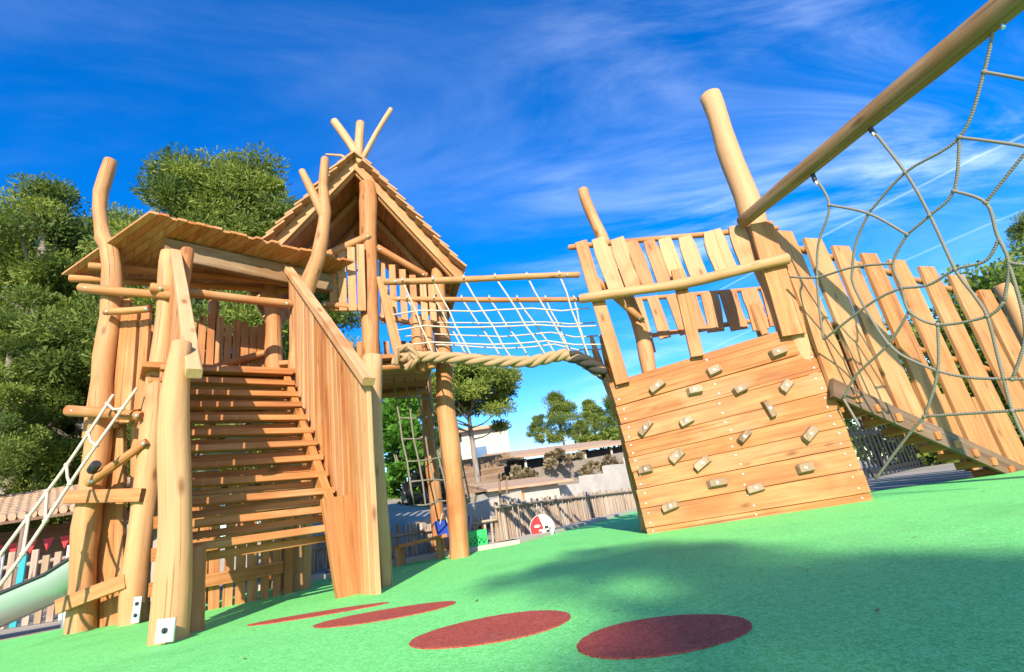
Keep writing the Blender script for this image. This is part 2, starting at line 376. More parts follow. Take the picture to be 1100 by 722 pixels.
# red spots
for (px_, py_, rx, ry, lb) in ((-1.20, 2.855, .36, .085, 'narrow red rubber spot set in the green surface, nearest the stairs'),
                        (-0.735, 2.46, .31, .155, 'long red rubber spot second from the stairs'),
                        (-0.205, 1.79, .25, .20, 'darker wide red rubber spot third from the stairs'),
                        (0.237, 1.40, .204, .175, 'red rubber spot nearest the camera, rightmost of the four')):
    b = MB(); pts = []
    for i in range(140):
        a = 2 * PI_ * i / 140; k = 1 + 0.02 * math.sin(3 * a + px_ * 9) + U(-.011, .011)
        pts.append(Vector((px_ + rx * k * math.cos(a), py_ + ry * k * math.sin(a), 0.0)))
    b.poly(pts, 0.008, Z); tag(b.build('red_spot', 'red_rubber'), lb, 'ground spot', 'red spots in the green surface')

# ------------------------------------------------------------------ stair tower
foot = G(380, 640); an = math.radians(50)
e1 = Vector((math.sin(an), math.cos(an), 0)); e2 = Vector((-e1.y, e1.x, 0))
def W(a, b, z): return foot + e1 * a + e2 * b + Z * z
def PE(x, y, e, s): return PL(x, y, foot + e * s, e)
T = thing('stair_tower', 'orange log play tower with wide plank stairs and a flat slanted roof', 'play tower', W(-.5, 1.5, 0))
P1b = G(80, 680); P2b = G(145, 670); P3b = G(180, 690)
P1t = D(124, 292, 4.11)
log('post', [P1b - Z * .1, D(100, 490, 4.11), P1t, D(113, 255, 4.1), D(108, 212, 4.08), D(119, 171, 4.05)], [.098, .088, .078, .062, .06, .056], T, .3)
log('post', [P2b - Z * .1, D(164, 470, 4.08), D(184, 272, 4.08)], [.10, .088, .075], T, .45)
pp = log('post', [P3b - Z * .1, D(187, 530, 2.76), D(197, 367, 2.78)], [.093, .082, .062], T, .5)
for (x, y, Y, w_, h_, bz_) in ((147, 655, 3.965, .055, .085, (-.035, .04)), (178, 677, 2.615, .082, .05, (0.0,))):
    c = D(x, y, Y); ax_ = (Z + Vector((.06, 0, 0))).normalized(); b = MB(); b.plank(c - ax_ * h_, c + ax_ * h_, Vector((1, 0.12, 0)), w_, .012, 0, 0)
    for k in bz_: b.disc_bolt(c + ax_ * k + Vector((0, -.006, 0)), (0, -1, 0), .013, .006, mi=1); b.disc_bolt(c + ax_ * k + Vector((0, -.012, 0)), (0, -1, 0), .007, .008, mi=1, n=6)
    b.build('foot_plate', ['steel', 'black_rubber'], T)
log('post', [W(-.97, 1.36, 1.85), D(200, 267, 4.0)], [.055, .05], T, .1)
fp = [W(.12, 1.5, -.1), W(.12, 1.46, 2.4), D(341, 272, 4.62), D(349, 226, 4.62)]
log('post', fp + [D(346, 205, 4.62), D(348, 169, 4.62)], [.09, .08, .07, .062, .048, .042], T, .35)
b = MB(); b.tube([D(349, 236, 4.62), D(338, 212, 4.6), D(324, 183, 4.55)], [.055, .045, .036], 12, .35, .4); b.build('fork', 'robinia', T)
log('post', [W(-.52, 2.42, -.1), W(-.52, 2.42, 3.05)], [.06, .05], T, .1)
log('post', [W(.06, 2.5, -.1), W(.06, 2.5, 3.0)], [.055, .045], T, .1)
log('post', [G(405, 632) - Z * .1, D(405, 520, 3.80), D(400, 382, 3.80)], [.092, .085, .075], T, .55)
# deck
b = MB()
for i in range(9):
    b.plank(W(-1.15, 1.44 + i * .165, 1.93), W(.12, 1.44 + i * .165, 1.93), e2, .15, .05, U(0, .3))
b.tube([W(-1.1, 1.5, 1.84), W(.15, 1.5, 1.84)], .05, 10, .1, .3); b.tube([W(-1.1, 2.7, 1.84), W(.15, 2.7, 1.84)], .05, 10, .1, .3)
b.build('deck', 'robinia', T)
# stairs
st = MB()
for a in (-1.0, -.035):
    st.plank(W(a, .17, .37), W(a, 1.42, 1.80), Vector((0, 0, 1)), .20, .06, .05)
stair = st.build('stairs', 'robinia', T)
for i in range(12):
    b = MB(); z = .43 + i * .1336; bb = .15 + i * .1118
    for o_, th in ((0.0, .052), (.085, .05)):
        if o_ == 0: b.plank(W(-1.03, bb + U(-.008, .008), z + U(-.004, .004)), W(.0 + U(-.015, .02), bb, z + U(-.006, .006)), e2, .12, .045, U(0, .15), .05)
        else: b.plank(W(-1.02, bb + .045, z - .062 + U(-.004, .004)), W(-.05 + U(-.03, .03), bb + .045, z - .062 + U(-.006, .006)), Z, .046, .03, U(0, .15), .08)
    b.build('tread', 'robinia', stair)
# clad side of the stairs
b = MB(); bb = -.30
while bb < 1.5:
    wd = U(.075, .115); c = bb + wd / 2
    top = 1.30 + (c + .31) * .951; bot = max(.0, .43 + 1.195 * (c - .15) - .34)
    b.plank(W(.055 + U(-.02, .02), c, bot), W(.055 + U(-.006, .006), c + U(-.006, .006), top + U(-.02, .015)), e2, wd * .84, .035, U(0, .65), .09)
    bb += wd
b.build('stair_side_panel', 'robinia', T)
b = MB(); bb = -.16
while bb < 1.45:
    wd = U(.08, .11); c = bb + wd / 2
    b.plank(W(-.985, c, max(.1, .43 + 1.195 * (c - .15) - .3)), W(-.985, c, 1.28 + (c + .31) * .951), e2, wd * .93, .03, U(0, .3), .05); bb += wd + U(.02, .045)
b.build('stair_side_panel', 'robinia', T)
board('handrail', W(.03, -.36, 1.31), W(.03, 1.56, 3.13), e1, .085, .06, T, .6, jit=.12)
board('handrail', W(-.97, -.30, 1.34), W(-.98, 1.40, 3.02), e1, .08, .06, T, .75, jit=.12)
board('stair_foot', W(-.02, .02, -.05), W(-.03, .10, .62), e1, .15, .06, T, .1, w1=.25)
board('stair_foot', G(207, 680) - Z * .05, G(207, 680) + Z * .42 + e2 * .1, e1, .11, .05, T, .1)
# rails and balustrades of the deck
def rail(parent, p, q, r, tone=.15, name='rail', wob=.4):
    b = MB(); b.tube([p, p.lerp(q, .5) + Z * U(-.012, .012), q], [r, r * .95, r * .9], 12, tone, wob)
    for u in (.06, .94):
        c = Vector(p).lerp(Vector(q), u); dv = (EYE - c).normalized(); b.disc_bolt(c + dv * (r * .93), dv, .014, .01, mi=1); b.disc_bolt(c + dv * (r * .93 + .008), dv, .008, .008, mi=1, n=6)
    return b.build(name, ['robinia', 'steel'], parent)
rail(T, W(-1.14, 1.42, 2.65), W(.06, 1.44, 2.66), .046)
rail(T, D(86, 309, 4.0), D(196, 318, 3.98), .042)
rail(T, D(112, 335, 4.0), D(160, 332, 4.0), .032)
rail(T, W(-.95, 2.41, 2.6), W(.15, 2.41, 2.62), .04)
rail(T, W(-.56, 2.28, 2.2), W(.08, 2.28, 2.46), .04, name='brace')
b = MB()
for i in range(13):
    a = -.88 + i * .083; b.plank(W(a, 2.36, 1.9), W(a + U(-.01, .01), 2.36, U(2.74, 2.86)), e1, U(.06, .078), .03, U(0, .3))
b.build('balustrade', 'robinia', T)
b = MB()
for (x0, y0, x1, y1, wpx) in ((95, 470, 116, 330, 13), (112, 455, 127, 326, 11), (134, 455, 143, 330, 15), (150, 440, 158, 328, 11), (124, 460, 137, 322, 10)):
    p = D(x0, y0, 4.15); q = D(x1, y1, 4.15); b.plank(p, q, (1, -.1, 0), wpx * 4.3 / 550, .035, U(0, .3))
b.build('balustrade', 'robinia', T)
b = MB()  # rear left side of the deck
for i in range(6):
    u = i / 5; p = W(-1.45, 1.95, 1.9).lerp(W(-.95, 2.75, 1.9), u); b.plank(p, p + Z * .85, e2, .085, .03, U(0, .3))
b.build('balustrade', 'robinia', T)
# lower left side: cladding under the deck
b = MB()
for (x0, y0, x1, y1, wpx) in ((116, 671, 117, 440, 34), (150, 655, 152, 420, 18)):
    p = D(x0, y0, 4.22); q = D(x1, y1, 4.22); b.plank(p - Z * .05, q, (1, 0, 0), wpx * 4.4 / 550, .05, .12)
b.build('under_deck_panel', 'robinia', T)
rail(T, D(73, 441, 3.96), D(152, 447, 3.96), .045, .1, 'cross_beam')
b = MB(); b.plank(D(72, 534, 3.98), D(153, 532, 3.98), Z, .10, .05, .15); b.build('cross_board', 'robinia', T)
b = MB(); b.plank(D(62, 652, 3.98), D(136, 624, 3.98), Z, .10, .045, .2); b.build('cross_board', 'robinia', T)
rail(T, D(94, 520, 3.97), D(158, 474, 3.97), .036, .1, 'brace')
# woven panel under the stairs
b = MB()
for i in range(11):
    a = -.93 + i * .088; b.plank(W(a, 1.32, -.03), W(a + U(-.02, .02), 1.32, U(.75, 1.0) if i < 8 else .7), e1, U(.055, .075), .025, U(0, .25))
for z in (.22, .48, .70): b.plank(W(-1.0, 1.27, z + U(-.03, .03)), W(-.1, 1.27, z + U(-.03, .03)), Z, .09, .025, U(0, .2), .12)
b.build('under_stair_panel', 'robinia', T)
# roof
rA = Vector(W(-1.82, 2.5, 3.17)); rB = Vector(W(-1.21, 1.3, 3.31)); rC = Vector(W(.65, 1.3, 3.18)); rD = rC + (rA - rB) * .5
rn = (rC - rB).cross(rA - rB).normalized(); rn = rn if rn.z > 0 else -rn
b = MB(); nb = 26
for i in range(nb):
    u0_, u1_ = (i + .03) / nb, (i + .97) / nb; fd_ = (rB - rA).normalized() * U(-.022, .022); up0 = rn * U(0, .009)
    pts = [rB.lerp(rC, u0_) + fd_ + up0, rB.lerp(rC, u1_) + fd_ + up0, rA.lerp(rD, u1_) + up0, rA.lerp(rD, u0_) + up0]
    b.poly(pts, .026, rn, U(0, .3))
    ad = (rB - rA).normalized(); cd = (rC - rB).normalized(); of = Vector((U(0, 50), U(0, 50), U(0, 50)))
    for k in range(1, 9): b.g[-k] = of + Vector((b.v[-k].dot(cd), b.v[-k].dot(rn), b.v[-k].dot(ad)))
roof = b.build('roof', 'robinia', T)
for u in (.72, .95):
    p = rB.lerp(rA, u) - rn * .065; q = rC.lerp(rD, u) - rn * .065; d = (q - p).normalized()
    b = MB(); b.tube([p + d * .05, q - d * .1], .036, 12, .0, .3); b.build('purlin', 'robinia', roof)
b = MB(); b.plank(W(-1.06, 1.60, 3.145), W(.5, 1.60, 3.035), Z, .21, .09, .0, .03); b.build('lintel', 'dark_robinia', roof)  # shade under the roof edge is put into the dark wood colour

# ------------------------------------------------------------------ gabled tower
gL = D(268, 292, 4.93); gR = D(490, 293, 5.6); gP = D(381, 176, 5.26)
g1 = Vector((gR.x - gL.x, gR.y - gL.y, 0)).normalized(); g2 = Vector((-g1.y, g1.x, 0))
V = thing('gable_tower', 'tall log play tower with steep shingled gable roof and crossed poles', 'play tower', Vector((-1.6, 5.9, 0)))
dk = 2.16
log('post', [D(400, 560, 5.3) * 1, D(398, 380, 5.28), D(396, 300, 5.25), D(394, 197, 5.25)], [.10, .10, .098, .10], V, .15)
log('post', [G(490, 600) - Z * .1, D(484, 470, 5.70), D(477, 385, 5.70), D(470, 290, 5.70)], [.108, .10, .095, .085], V, .2)
log('post', [Vector((-2.4, 5.1, -.1)), D(292, 335, 5.08), D(286, 286, 5.05)], [.09, .085, .08], V, .15)
bR = Vector((-.94, 5.72, 0)) + g2 * 1.35; bL = Vector((-2.4, 5.1, 0)) + g2 * 1.35
log('post', [bR - Z * .1, bR + Z * 3.3], [.09, .08], V, .15); log('post', [bL - Z * .1, bL + Z * 3.3], [.09, .08], V, .15)
b = MB(); a0 = Vector((-2.45, 5.05, dk)); a1 = Vector((-.9, 5.55, dk))
for i in range(9):
    o_ = g2 * (i * .165 - .02); b.plank(a0 + o_, a1 + o_, g2, .155, .05, U(0, .2))
for o_ in (0.05, 1.25): b.tube([a0 + g2 * o_ - Z * .08, a1 + g2 * o_ - Z * .08], .05, 10, .1, .3)
b.build('deck', 'robinia', V)
rail(V, D(349, 276, 5.05), D(398, 253, 5.2), .05); rail(V, D(405, 266, 5.3), D(458, 297, 5.6), .045)
rail(V, D(346, 327, 5.05), D(388, 331, 5.15), .04); rail(V, D(408, 340, 5.35), D(468, 352, 5.6), .04)
b = MB()
for x in (357, 367, 377, 387): b.plank(D(x + 2, 334, 5.1), D(x, 272 - (x - 357) * .3, 5.1), g1, .085, .03, U(.1, .4))
for x, yt in ((410, 282), (421, 285), (432, 290), (443, 296), (454, 302), (463, 306)): b.plank(D(x + 3, 347, 5.4), D(x, yt, 5.45), g1, .075, .03, U(.05, .4))
b.build('balustrade', 'robinia', V)
b = MB()
for i in range(14):
    p = bL.lerp(bR, i / 13) + Z * dk; b.plank(p, p + Z * .75, g1, .075, .03, U(0, .4))
b.build('balustrade', 'robinia', V)
board('brace', D(430, 388, 5.02), D(409, 298, 5.0), g1, .10, .05, V, .15)
log('bollard', [D(452, 400, 5.12), D(447, 340, 5.12)], [.055, .05], V, .2); log('bollard', [D(464, 396, 5.3), D(459, 345, 5.3)], [.05, .045], V, .2)
# gable roof: boarded slopes, rafters, bargeboards, shingles
back = g2 * 1.75
def slope(E, sgn, name):
    up = (gP - E).normalized(); nn = up.cross(g2); nn = nn if nn.z > 0 else -nn
    L = (gP - E).length; b = MB(); n = 15
    for i in range(n):
        p = E + up * (L * (i + .5) / n); b.plank(p, p + back, up, L / n * 1.0, .02, U(-.0, .12), .02)
    o = b.build(name, 'robinia', V)
    s = MB()
    rows = 12
    for k in range(rows):
        for j in range(11):
            p = E + up * (L * k / rows - .06) - g2 * .10 + g2 * (j * .178 + U(-.02, .02)); q = p + up * (L / rows * 1.55 + U(-.02, .03))
            s.plank(p + nn * (.075 + U(0, .012)), q + nn * .035, g2, U(.15, .18), .024, 0, .05, 2)
    so_ = s.build('shingle_cover', 'shingle', o)
    for e_, off in ((0.02, -.06), (.6, -.055), (1.2, -.055)):
        r = MB(); f0 = E - up * .10 + g2 * e_ + nn * off; r.tube([f0, E + up * (L + .02) + g2 * e_ + nn * off], .038, 10, .25, .25); r.build('rafter', 'robinia', o)
    r = MB(); r.plank(E - up * .12 - g2 * .04 + nn * -.02, E + up * (L + .02) - g2 * .04 + nn * -.02, up.cross(g2), .11, .03, .3); r.build('bargeboard', 'robinia', o)
    return o
slope(gL, -1, 'roof_slope'); slope(gR, 1, 'roof_slope')
Yp = 5.24
for pts, r0, r1 in (([(388, 176), (374, 152), (358, 130)], .055, .05), ([(385, 180), (386, 150), (387, 131)], .062, .058), ([(388, 172), (402, 146), (420, 117)], .036, .03), ([(378, 174), (366, 167), (350, 166)], .018, .013)):
    log('roof_pole', [D(x, y, Yp + U(-.05, .05)) for x, y in pts], [r0, (r0 + r1) / 2, r1], V, .7)

# ------------------------------------------------------------------ rope bridge
Bq = thing('rope_bridge', 'rope bridge with twisted rope floor and two wooden rails between the towers', 'rope bridge', Vector((0, 5.2, 1.7)))
rp0, rp1 = D(413, 303, 4.88), D(623, 295, 4.72); sp0, sp1 = D(416, 321, 5.42), D(640, 322, 5.35)
rail(Bq, rp0, rp1, .036, .25, 'handrail'); rail(Bq, sp0, sp1, .032, .2, 'handrail')
def lerpn(pts, u):
    k = u * (len(pts) - 1); i = min(int(k), len(pts) - 2); return pts[i].lerp(pts[i + 1], k - i)
def twisted(pts, R0, mat, name, parent, strands=3, pitch=.36):
    b = MB(); L = sum((q - p).length for p, q in zip(pts, pts[1:])); n = int(L / .018)
    for s in range(strands):
        c = []
        for k in range(n + 1):
            u = k / n; p = lerpn(pts, u); tg = (lerpn(pts, min(1, u + .01)) - lerpn(pts, max(0, u - .01))).normalized()
            x = tg.cross(Z).normalized(); y = x.cross(tg); a = 2 * PI_ * (u * L / pitch + s / strands)
            c.append(p + (x * math.cos(a) + y * math.sin(a)) * R0 * .52)
        b.tube(c, R0 * .56, 8, U(0, 1), seg=n)
    return b.build(name, mat, parent)
fr = [D(432, 384, 5.0), D(447, 383, 5.0), D(480, 384, 4.98), D(530, 388, 4.97), D(570, 389, 4.95), D(605, 381, 4.93), D(625, 386, 4.92), D(648, 401, 4.9)]
bk = [p + Vector((.03, .48, 0.14)) for p in fr]
twisted(fr, .058, 'thick_rope', 'floor_rope', Bq); twisted(bk, .058, 'thick_rope', 'floor_rope', Bq)
for o_ in (.24,): twisted([p + Vector((.01, o_, .07)) for p in fr], .05, 'thick_rope', 'floor_rope', Bq)
twisted([D(612, 382, 4.92), D(625, 386, 4.91), D(637, 393, 4.9), D(650, 402, 4.89)], .066, 'dark_rope', 'dark_rope_end', Bq)  # near-black twist over the right end of the floor rope
twisted([D(424, 392, 5.0), D(428, 376, 4.96), D(440, 372, 4.93), D(448, 386, 4.95), D(436, 396, 5.0)], .04, 'thick_rope', 'rope_lashing', Bq)
def bridge_net(ra, rb, fl, cross, nv, name):
    b = MB(); tops = []
    for i in range(nv):
        u = .10 + .8 * i / (nv - 1); t0 = ra.lerp(rb, u); f0 = lerpn(fl, min(1, .12 + .84 * (i + .75) / nv)); c = []
        for k in range(6): c.append(t0.lerp(f0, k / 5) + Vector((U(-.01, .01), U(-.01, .01), 0)))
        c[0] = t0; tops.append(c); b.tube(c, .0095, 6, U(.5, 1))
        b.tube([t0 + Vector((0, -.045, -.01)), t0 + Vector((0, 0, .045)), t0 + Vector((0, .045, -.01))], .012, 6, .5)
    for k in (2, 3, 4):
        c = [lerpn(tops[0], k / 5) - Vector((.25, 0, 0))] + [q[k] + Z * U(-.01, .01) for q in tops] + [lerpn(tops[-1], k / 5) + Vector((.18, 0, 0))]
        b.tube(c, .0085, 6, .8)
    return b.build(name, 'pale_rope', Bq)
bridge_net(rp0, rp1, fr, 3, 6, 'side_net'); bridge_net(sp0, sp1, bk, 3, 7, 'side_net')

# cargo net under the gabled tower
b = MB(); nn_ = []
for i in range(6):
    c = []
    for k in range(7):
        u = k / 6; c.append(Vector((-1.50 + i * .11 + u * .12, 5.95 + .10 * i, 2.1 - 1.5 * u)) + Vector((U(-.015, .015), 0, U(-.015, .015))))
    nn_.append(c); b.tube(c, .011, 6, .4)
for k in range(1, 7): b.tube([q[k] for q in nn_], .010, 6, .4)
tag(b.build('cargo_net', 'net_rope'), 'dark square-mesh climbing net hanging below the gabled tower deck', 'climbing net')

# ------------------------------------------------------------------ ship shaped climbing tower
sB0 = G(697, 574); sB1 = G(937, 538); s1 = (sB1 - sB0).normalized(); s2 = Vector((-s1.y, s1.x, 0))
def SP(x, y, off=0.0): return PL(x, y, sB0 + s2 * off, s2)
C = thing('climbing_tower', 'ship shaped wooden climbing tower with rock wall, masts and ramp', 'climbing tower', (sB0 + sB1) / 2 + s2 * .6)
sT0 = SP(656, 411); sT1 = SP(866, 346)
cb_ = sB0 - Z * .06; c1_ = sB1 - Z * .06
wl = thing_wall = None
b = MB(); lv = [0, .075, .19, .305, .41, .50, .60, .715, .835, 1.0]
for i in range(9):
    for_u0, for_u1 = lv[i], lv[i + 1]
    m0 = cb_.lerp(sT0, (for_u0 + for_u1) / 2) - s1 * U(0.0, .012); m1 = c1_.lerp(sT1, (for_u0 + for_u1) / 2) + s1 * U(0.0, .015)
    h0 = (sT0 - cb_).length * (for_u1 - for_u0); h1 = (sT1 - c1_).length * (for_u1 - for_u0)
    b.plank(m0 + s2 * U(.022, .03), m1 + s2 * U(.022, .03), Z, h0 * .978, .045, U(-.0, .22), .015, 8, w1=h1 * .978)
    for a in (.05, .9, 1.74):
        for k in (-.25, .25):
            u = a / 1.82; q = m0.lerp(m1, u) + Z * (h0 + (h1 - h0) * u) * k + s1 * U(-.015, .015); b.disc_bolt(q + s2 * .003, -s2, .0075, .003, mi=1, n=8)
wall = b.build('climbing_wall', ['robinia', 'steel'], C)
b = MB(); b.poly([sB0 + s1 * .03 + s2 * .052 + Z * .02, sB1 - s1 * .03 + s2 * .052 + Z * .02, sT1 - s1 * .04 + s2 * .052 - Z * .03, sT0 + s1 * .04 + s2 * .052 - Z * .03], .012, s2); b.build('gap_shade_sheet', 'darkwood', wall)  # dark sheet added so the gaps between the boards look shaded
for a in (.06, .9, 1.74):
    p = sB0 + s1 * a + s2 * .13; b = MB(); b.tube([p - Z * .1, p + Z * 1.3], .055, 10, .1, .3); b.build('wall_stud', 'robinia', wall)
holds = [(183, 236, -18), (351, 190, -6), (540, 136, -2), (293, 249, 8), (428, 247, -6), (567, 236, -32), (516, 304, 86), (147, 362, -32), (270, 341, -10), (441, 388, -28), (637, 380, -28), (148, 484, 6), (240, 445, -25), (317, 466, -20), (360, 524, 8), (622, 480, 6), (476, 540, 2), (222, 594, -4)]
for (hx, hy, an_) in holds:
    x, y = 640 + hx / 2.778, 330 + hy / 2.778
    c = SP(x, y, 0.0); a = math.radians(-an_) + .16; u = s1 * math.cos(a) + Z * math.sin(a); v = -s1 * math.sin(a) + Z * math.cos(a)
    L, h, d = U(.060, .088), U(.030, .044), U(.035, .055)
    sh = U(-.015, .015)
    base = [(-L, -h), (L, -h), (L, h * .7), (L * .7, h), (-L * .8, h), (-L, h * .6)]
    vs = [c + u * p + v * q for p, q in base] + [c - s2 * d + u * (p * .86 + sh) + v * (q * .78 + .004) for p, q in base]
    b = MB(); b.add(vs, vs, [list(range(6))[::-1], [6 + i for i in range(6)]] + [[i, (i + 1) % 6, 6 + (i + 1) % 6, 6 + i] for i in range(6)][::1], U(.2, 1))
    b.disc_bolt(c - s2 * d, -s2, .013, .004, mi=1); b.disc_bolt(c - s2 * (d + .004), -s2, .007, .005, mi=1, n=6)
    b.build('climbing_hold', ['dark_robinia', 'steel'], wall)
# front posts and long boards
def sboard(name, x0, y0, x1, y1, wpx, off=-.03, tone=.15, th=.045, **k):
    p, q = SP(x0, y0, off), SP(x1, y1, off); return board(name, p, q, s1, wpx * (p - EYE).length * .85 / 550, th, C, tone, **k)
sboard('upright', 669, 412, 624, 260, 17, -.035, .15); sboard('upright', 853, 360, 817, 240, 25, -.04, .1)
sboard('upright', 749, 383, 727, 290, 15, -.03, .1)
M0 = SP(852, 350, .12)
mtp = SP(762, 103, .12)
log('mast', [Vector((2.62, 4.72, -.1)), SP(848, 345, .12), SP(822, 275, .12), SP(793, 190, .12), mtp], [.14, .135, .13, .118, .105], C, .6, n=16, wob=.35)
log('mast', [sB0 + s2 * .5 - Z * .1, SP(694, 380, .5), SP(653, 270, .5), SP(626, 203, .5)], [.075, .075, .066, .06], C, .4)
for a, q in ((.05, 1.3), (1.86, 1.3)):
    p = sB0 + s1 * a + s2 * q; log('post', [p - Z * .1, p + Z * 2.25], [.07, .06], C, .15)
b = MB()
for (xt, yt, xb, yb, wd) in ((125, 425, 185, 590, 40), (175, 425, 232, 585, 42), (212, 432, 250, 560, 36), (257, 430, 285, 530, 34), (297, 425, 338, 545, 38), (350, 420, 380, 520, 40), (420, 405, 447, 500, 52), (482, 392, 505, 485, 44), (535, 395, 560, 480, 36)):
    ly = lambda x: 321 - (x - 623) * 43 / 222
    X0, Y0 = 590 + xt / 2.407, 80 + yt / 2.407; dx = .37
    for _ in range(6): Y1 = ly(X0 + dx * (Yb - Y0 if _ else 60)) + 4; Yb = Y1
    p = SP(X0 + dx * (Yb - Y0), Yb, .06); q = SP(590 + xt / 2.407, 80 + yt / 2.407, .06)
    b.plank(p, q, s1, wd / 2.407 * 5.2 / 550 * 1.02, .035, U(.05, .6), .09, 4, roundtop=.2)
b.build('balustrade', 'robinia', C)
rail(C, SP(611, 266, .1), SP(836, 245, .1), .03); rail(C, SP(640, 300, .1), SP(690, 345, .3), .04, name='brace')
log('handrail', [SP(623, 321, -.10), SP(730, 305, -.11), SP(845, 278, -.10)], [.048, .05, .052], C, .5, n=12)
b = MB()
for (xt, yt, xb, yb, wd) in ((225, 580, 262, 720, 30), (265, 575, 300, 682, 32), (312, 570, 350, 672, 26), (365, 568, 395, 665, 30), (412, 566, 432, 665, 46), (462, 562, 492, 660, 46), (515, 556, 548, 660, 44), (565, 552, 590, 650, 40)):
    p = SP(590 + xb / 2.407, 80 + yb / 2.407, 1.3); q = SP(590 + xt / 2.407, 80 + yt / 2.407, 1.3)
    b.plank(p, q, s1, wd / 2.407 * 6.6 / 550 * .86, .035, U(.1, .5), .12, 4)
b.build('balustrade', 'robinia', C)
rail(C, SP(672, 323, 1.32), SP(840, 308, 1.32), .03); rail(C, SP(690, 362, 1.32), SP(845, 340, 1.32), .03)
# deck and left side boards
b = MB()
for i in range(8):
    p = sB0 + s1 * .02 + s2 * (.14 + i * .155) + Z * 1.30; b.plank(p, p + s1 * 1.8 + Z * .16, s2, .145, .045, U(0, .2))
b.build('deck', 'robinia', C)
b = MB()
for i in range(4):
    p = sB0 + s2 * (.45 + i * .22) + Z * 1.2; b.plank(p, p + Z * U(.7, .85) - s1 * .12, s2, .11, .035, U(.05, .5), .1)
b.build('balustrade', 'robinia', C)
log('brace', [sB0 + s2 * .15 + Z * 1.75, sB0 + s2 * 1.1 + Z * 1.55], .04, C, .15); log('brace', [sB0 + s2 * .1 + Z * 1.45, sB0 + s2 * 1.1 + Z * 1.25], .045, C, .1)
# ramp with tall board side
q0 = sB1 + s1 * .03 + s2 * .03; q0.z = 0; q1 = G(1092, 506); r1 = (q1 - q0); rl = r1.length; r1.normalize(); r2 = Vector((-r1.y, r1.x, 0))
def RP(x, y, off=0.0): return PL(x, y, q0 + r2 * off, r2)
zt = RP(902, 418).z; rx0 = (RP(902, 418) - q0).dot(r1)
def rz(s): return max(0.0, zt * (rl - s) / (rl - rx0))
b = MB()
tops = [(840, 249), (872, 257), (902, 265), (932, 273), (962, 280), (994, 287), (1026, 296), (1056, 312)]
for (x, y) in tops:
    q = RP(x, y, -.02); s = (q - q0).dot(r1); p = q0 + r1 * (s + .03) + r2 * -.02; wd = U(.30, .34); p.z = max(.02, rz(s) - .075)
    b.plank(p, q, r1, wd, .04, U(.1, .45), .06, 6, w1=wd * .88, roundtop=.12)
for s in (2.25, 2.5): pass
side = b.build('ramp_side_panel', 'robinia', C)
b = MB(); b.tube([RP(838, 262, .03), RP(1062, 322, .03)], .032, 10, .15, .3); b.tube([RP(860, 340, .03), RP(1080, 402, .03)], .032, 10, .15, .3); b.build('side_rail', 'robinia', side)
q = RP(1075, 306, -.03); s = (q - q0).dot(r1); p = q0 + r1 * (s + .05); log('post', [Vector((p.x, p.y, -.1)) - r2 * .03, q], [.085, .08], C, .45)
b = MB()
for i in range(14):
    s = rx0 - .1 + (rl - rx0 + .1) * i / 14; p = q0 + r1 * s + Z * (rz(s) - .03) + r2 * .03
    pass
pa = q0 + r1 * (rx0 - .15) + Z * (rz(rx0 - .15)); pb = q0 + r1 * rl + Z * .02
nrm = (pb - pa).normalized().cross(r2); nrm = nrm if nrm.z > 0 else -nrm
for i in range(1):
    o_ = r2 * (.10 + i * .155); b.plank(pa + o_, pb + o_, r2, .15, .035, U(0, .2))
ramp_ = b.build('ramp', 'robinia', C)
for i in range(9):
    s = rx0 + .02 + (rl - rx0) * (i + .3) / 9.4
    p = q0 + r1 * s + Z * (rz(s)) - nrm * .08
    c = MB(); c.plank(p - r2 * .10, p + r2 * .22, r1, .075, .07, .1, .04); c.build('ramp_joist', 'robinia', ramp_)
b = MB(); b.plank(pa - r2 * .064 - nrm * .07, pb - r2 * .064 - nrm * .07, nrm, .17, .036, .0, .04); b.build('shade_stringer', 'darkwood', ramp_)  # dark board added; its colour stands for shade under the ramp
b = MB()
for i in range(9):  # far side of the ramp
    s = .15 + i * .3; p = q0 + r1 * s + r2 * .30; p.z = rz(s); b.plank(p, p + Z * U(.75, .85), r1, .18, .035, U(.1, .5))
b.build('ramp_side_panel', 'robinia', C)

# ------------------------------------------------------------------ climbing web with its beam
la = D(800, 236, 4.50); lr = ray(1070, 14) / F; lb_ = EYE + lr * 3.25
ld = (lb_ - la).normalized(); le = la + ld * ((lb_ - la).length * 1.6)
X_ = thing('climbing_web', 'spider web climbing net of grey rope hung from a long sloping log', 'climbing net', Vector((2.4, 3, 0)))
log('beam', [la - ld * .05, la.lerp(lb_, .5), lb_, le], [.062, .08, .098, .11], X_, .05, n=16, wob=.25, mat='dark_robinia')  # beam wood is a darker brown than the posts
log('support_post', [Vector((le.x + .05, le.y, -.1)), le + Vector((.05, 0, .12))], [.10, .085], X_, .2)
lc = sB1 + s1 * .06 - s2 * .08; nw = (lb_ - la).cross(lc + Z * .3 - la).normalized()
def NP(x, y): return PL(x, y, la, nw)
def z3(x, y): return NP(780 + x / 2.778, y / 2.778)
def z2(x, y): return NP(800 + x / 2.123, 200 + y / 2.123)
T1, T2, T3 = z3(258, 520), z3(425, 372), z3(805, 46)
n1_, n2_, n3_, n4_, n5_, n6_, n7_, n8_, n9_ = z3(308, 612), z3(425, 637), z3(540, 700), z3(535, 515), z3(608, 643), z3(697, 410), z3(770, 215), z3(680, 570), z3(775, 605)
A1, A2, A3 = z2(165, 208), z2(246, 185), z2(338, 176); B1, B2, B3 = z2(252, 235), z2(358, 232), z2(480, 190)
Cc, Dd, Ee, Ff, Gg, Hh = z2(180, 350), z2(290, 265), z2(328, 360), z2(375, 285), z2(440, 316), z2(553, 297)
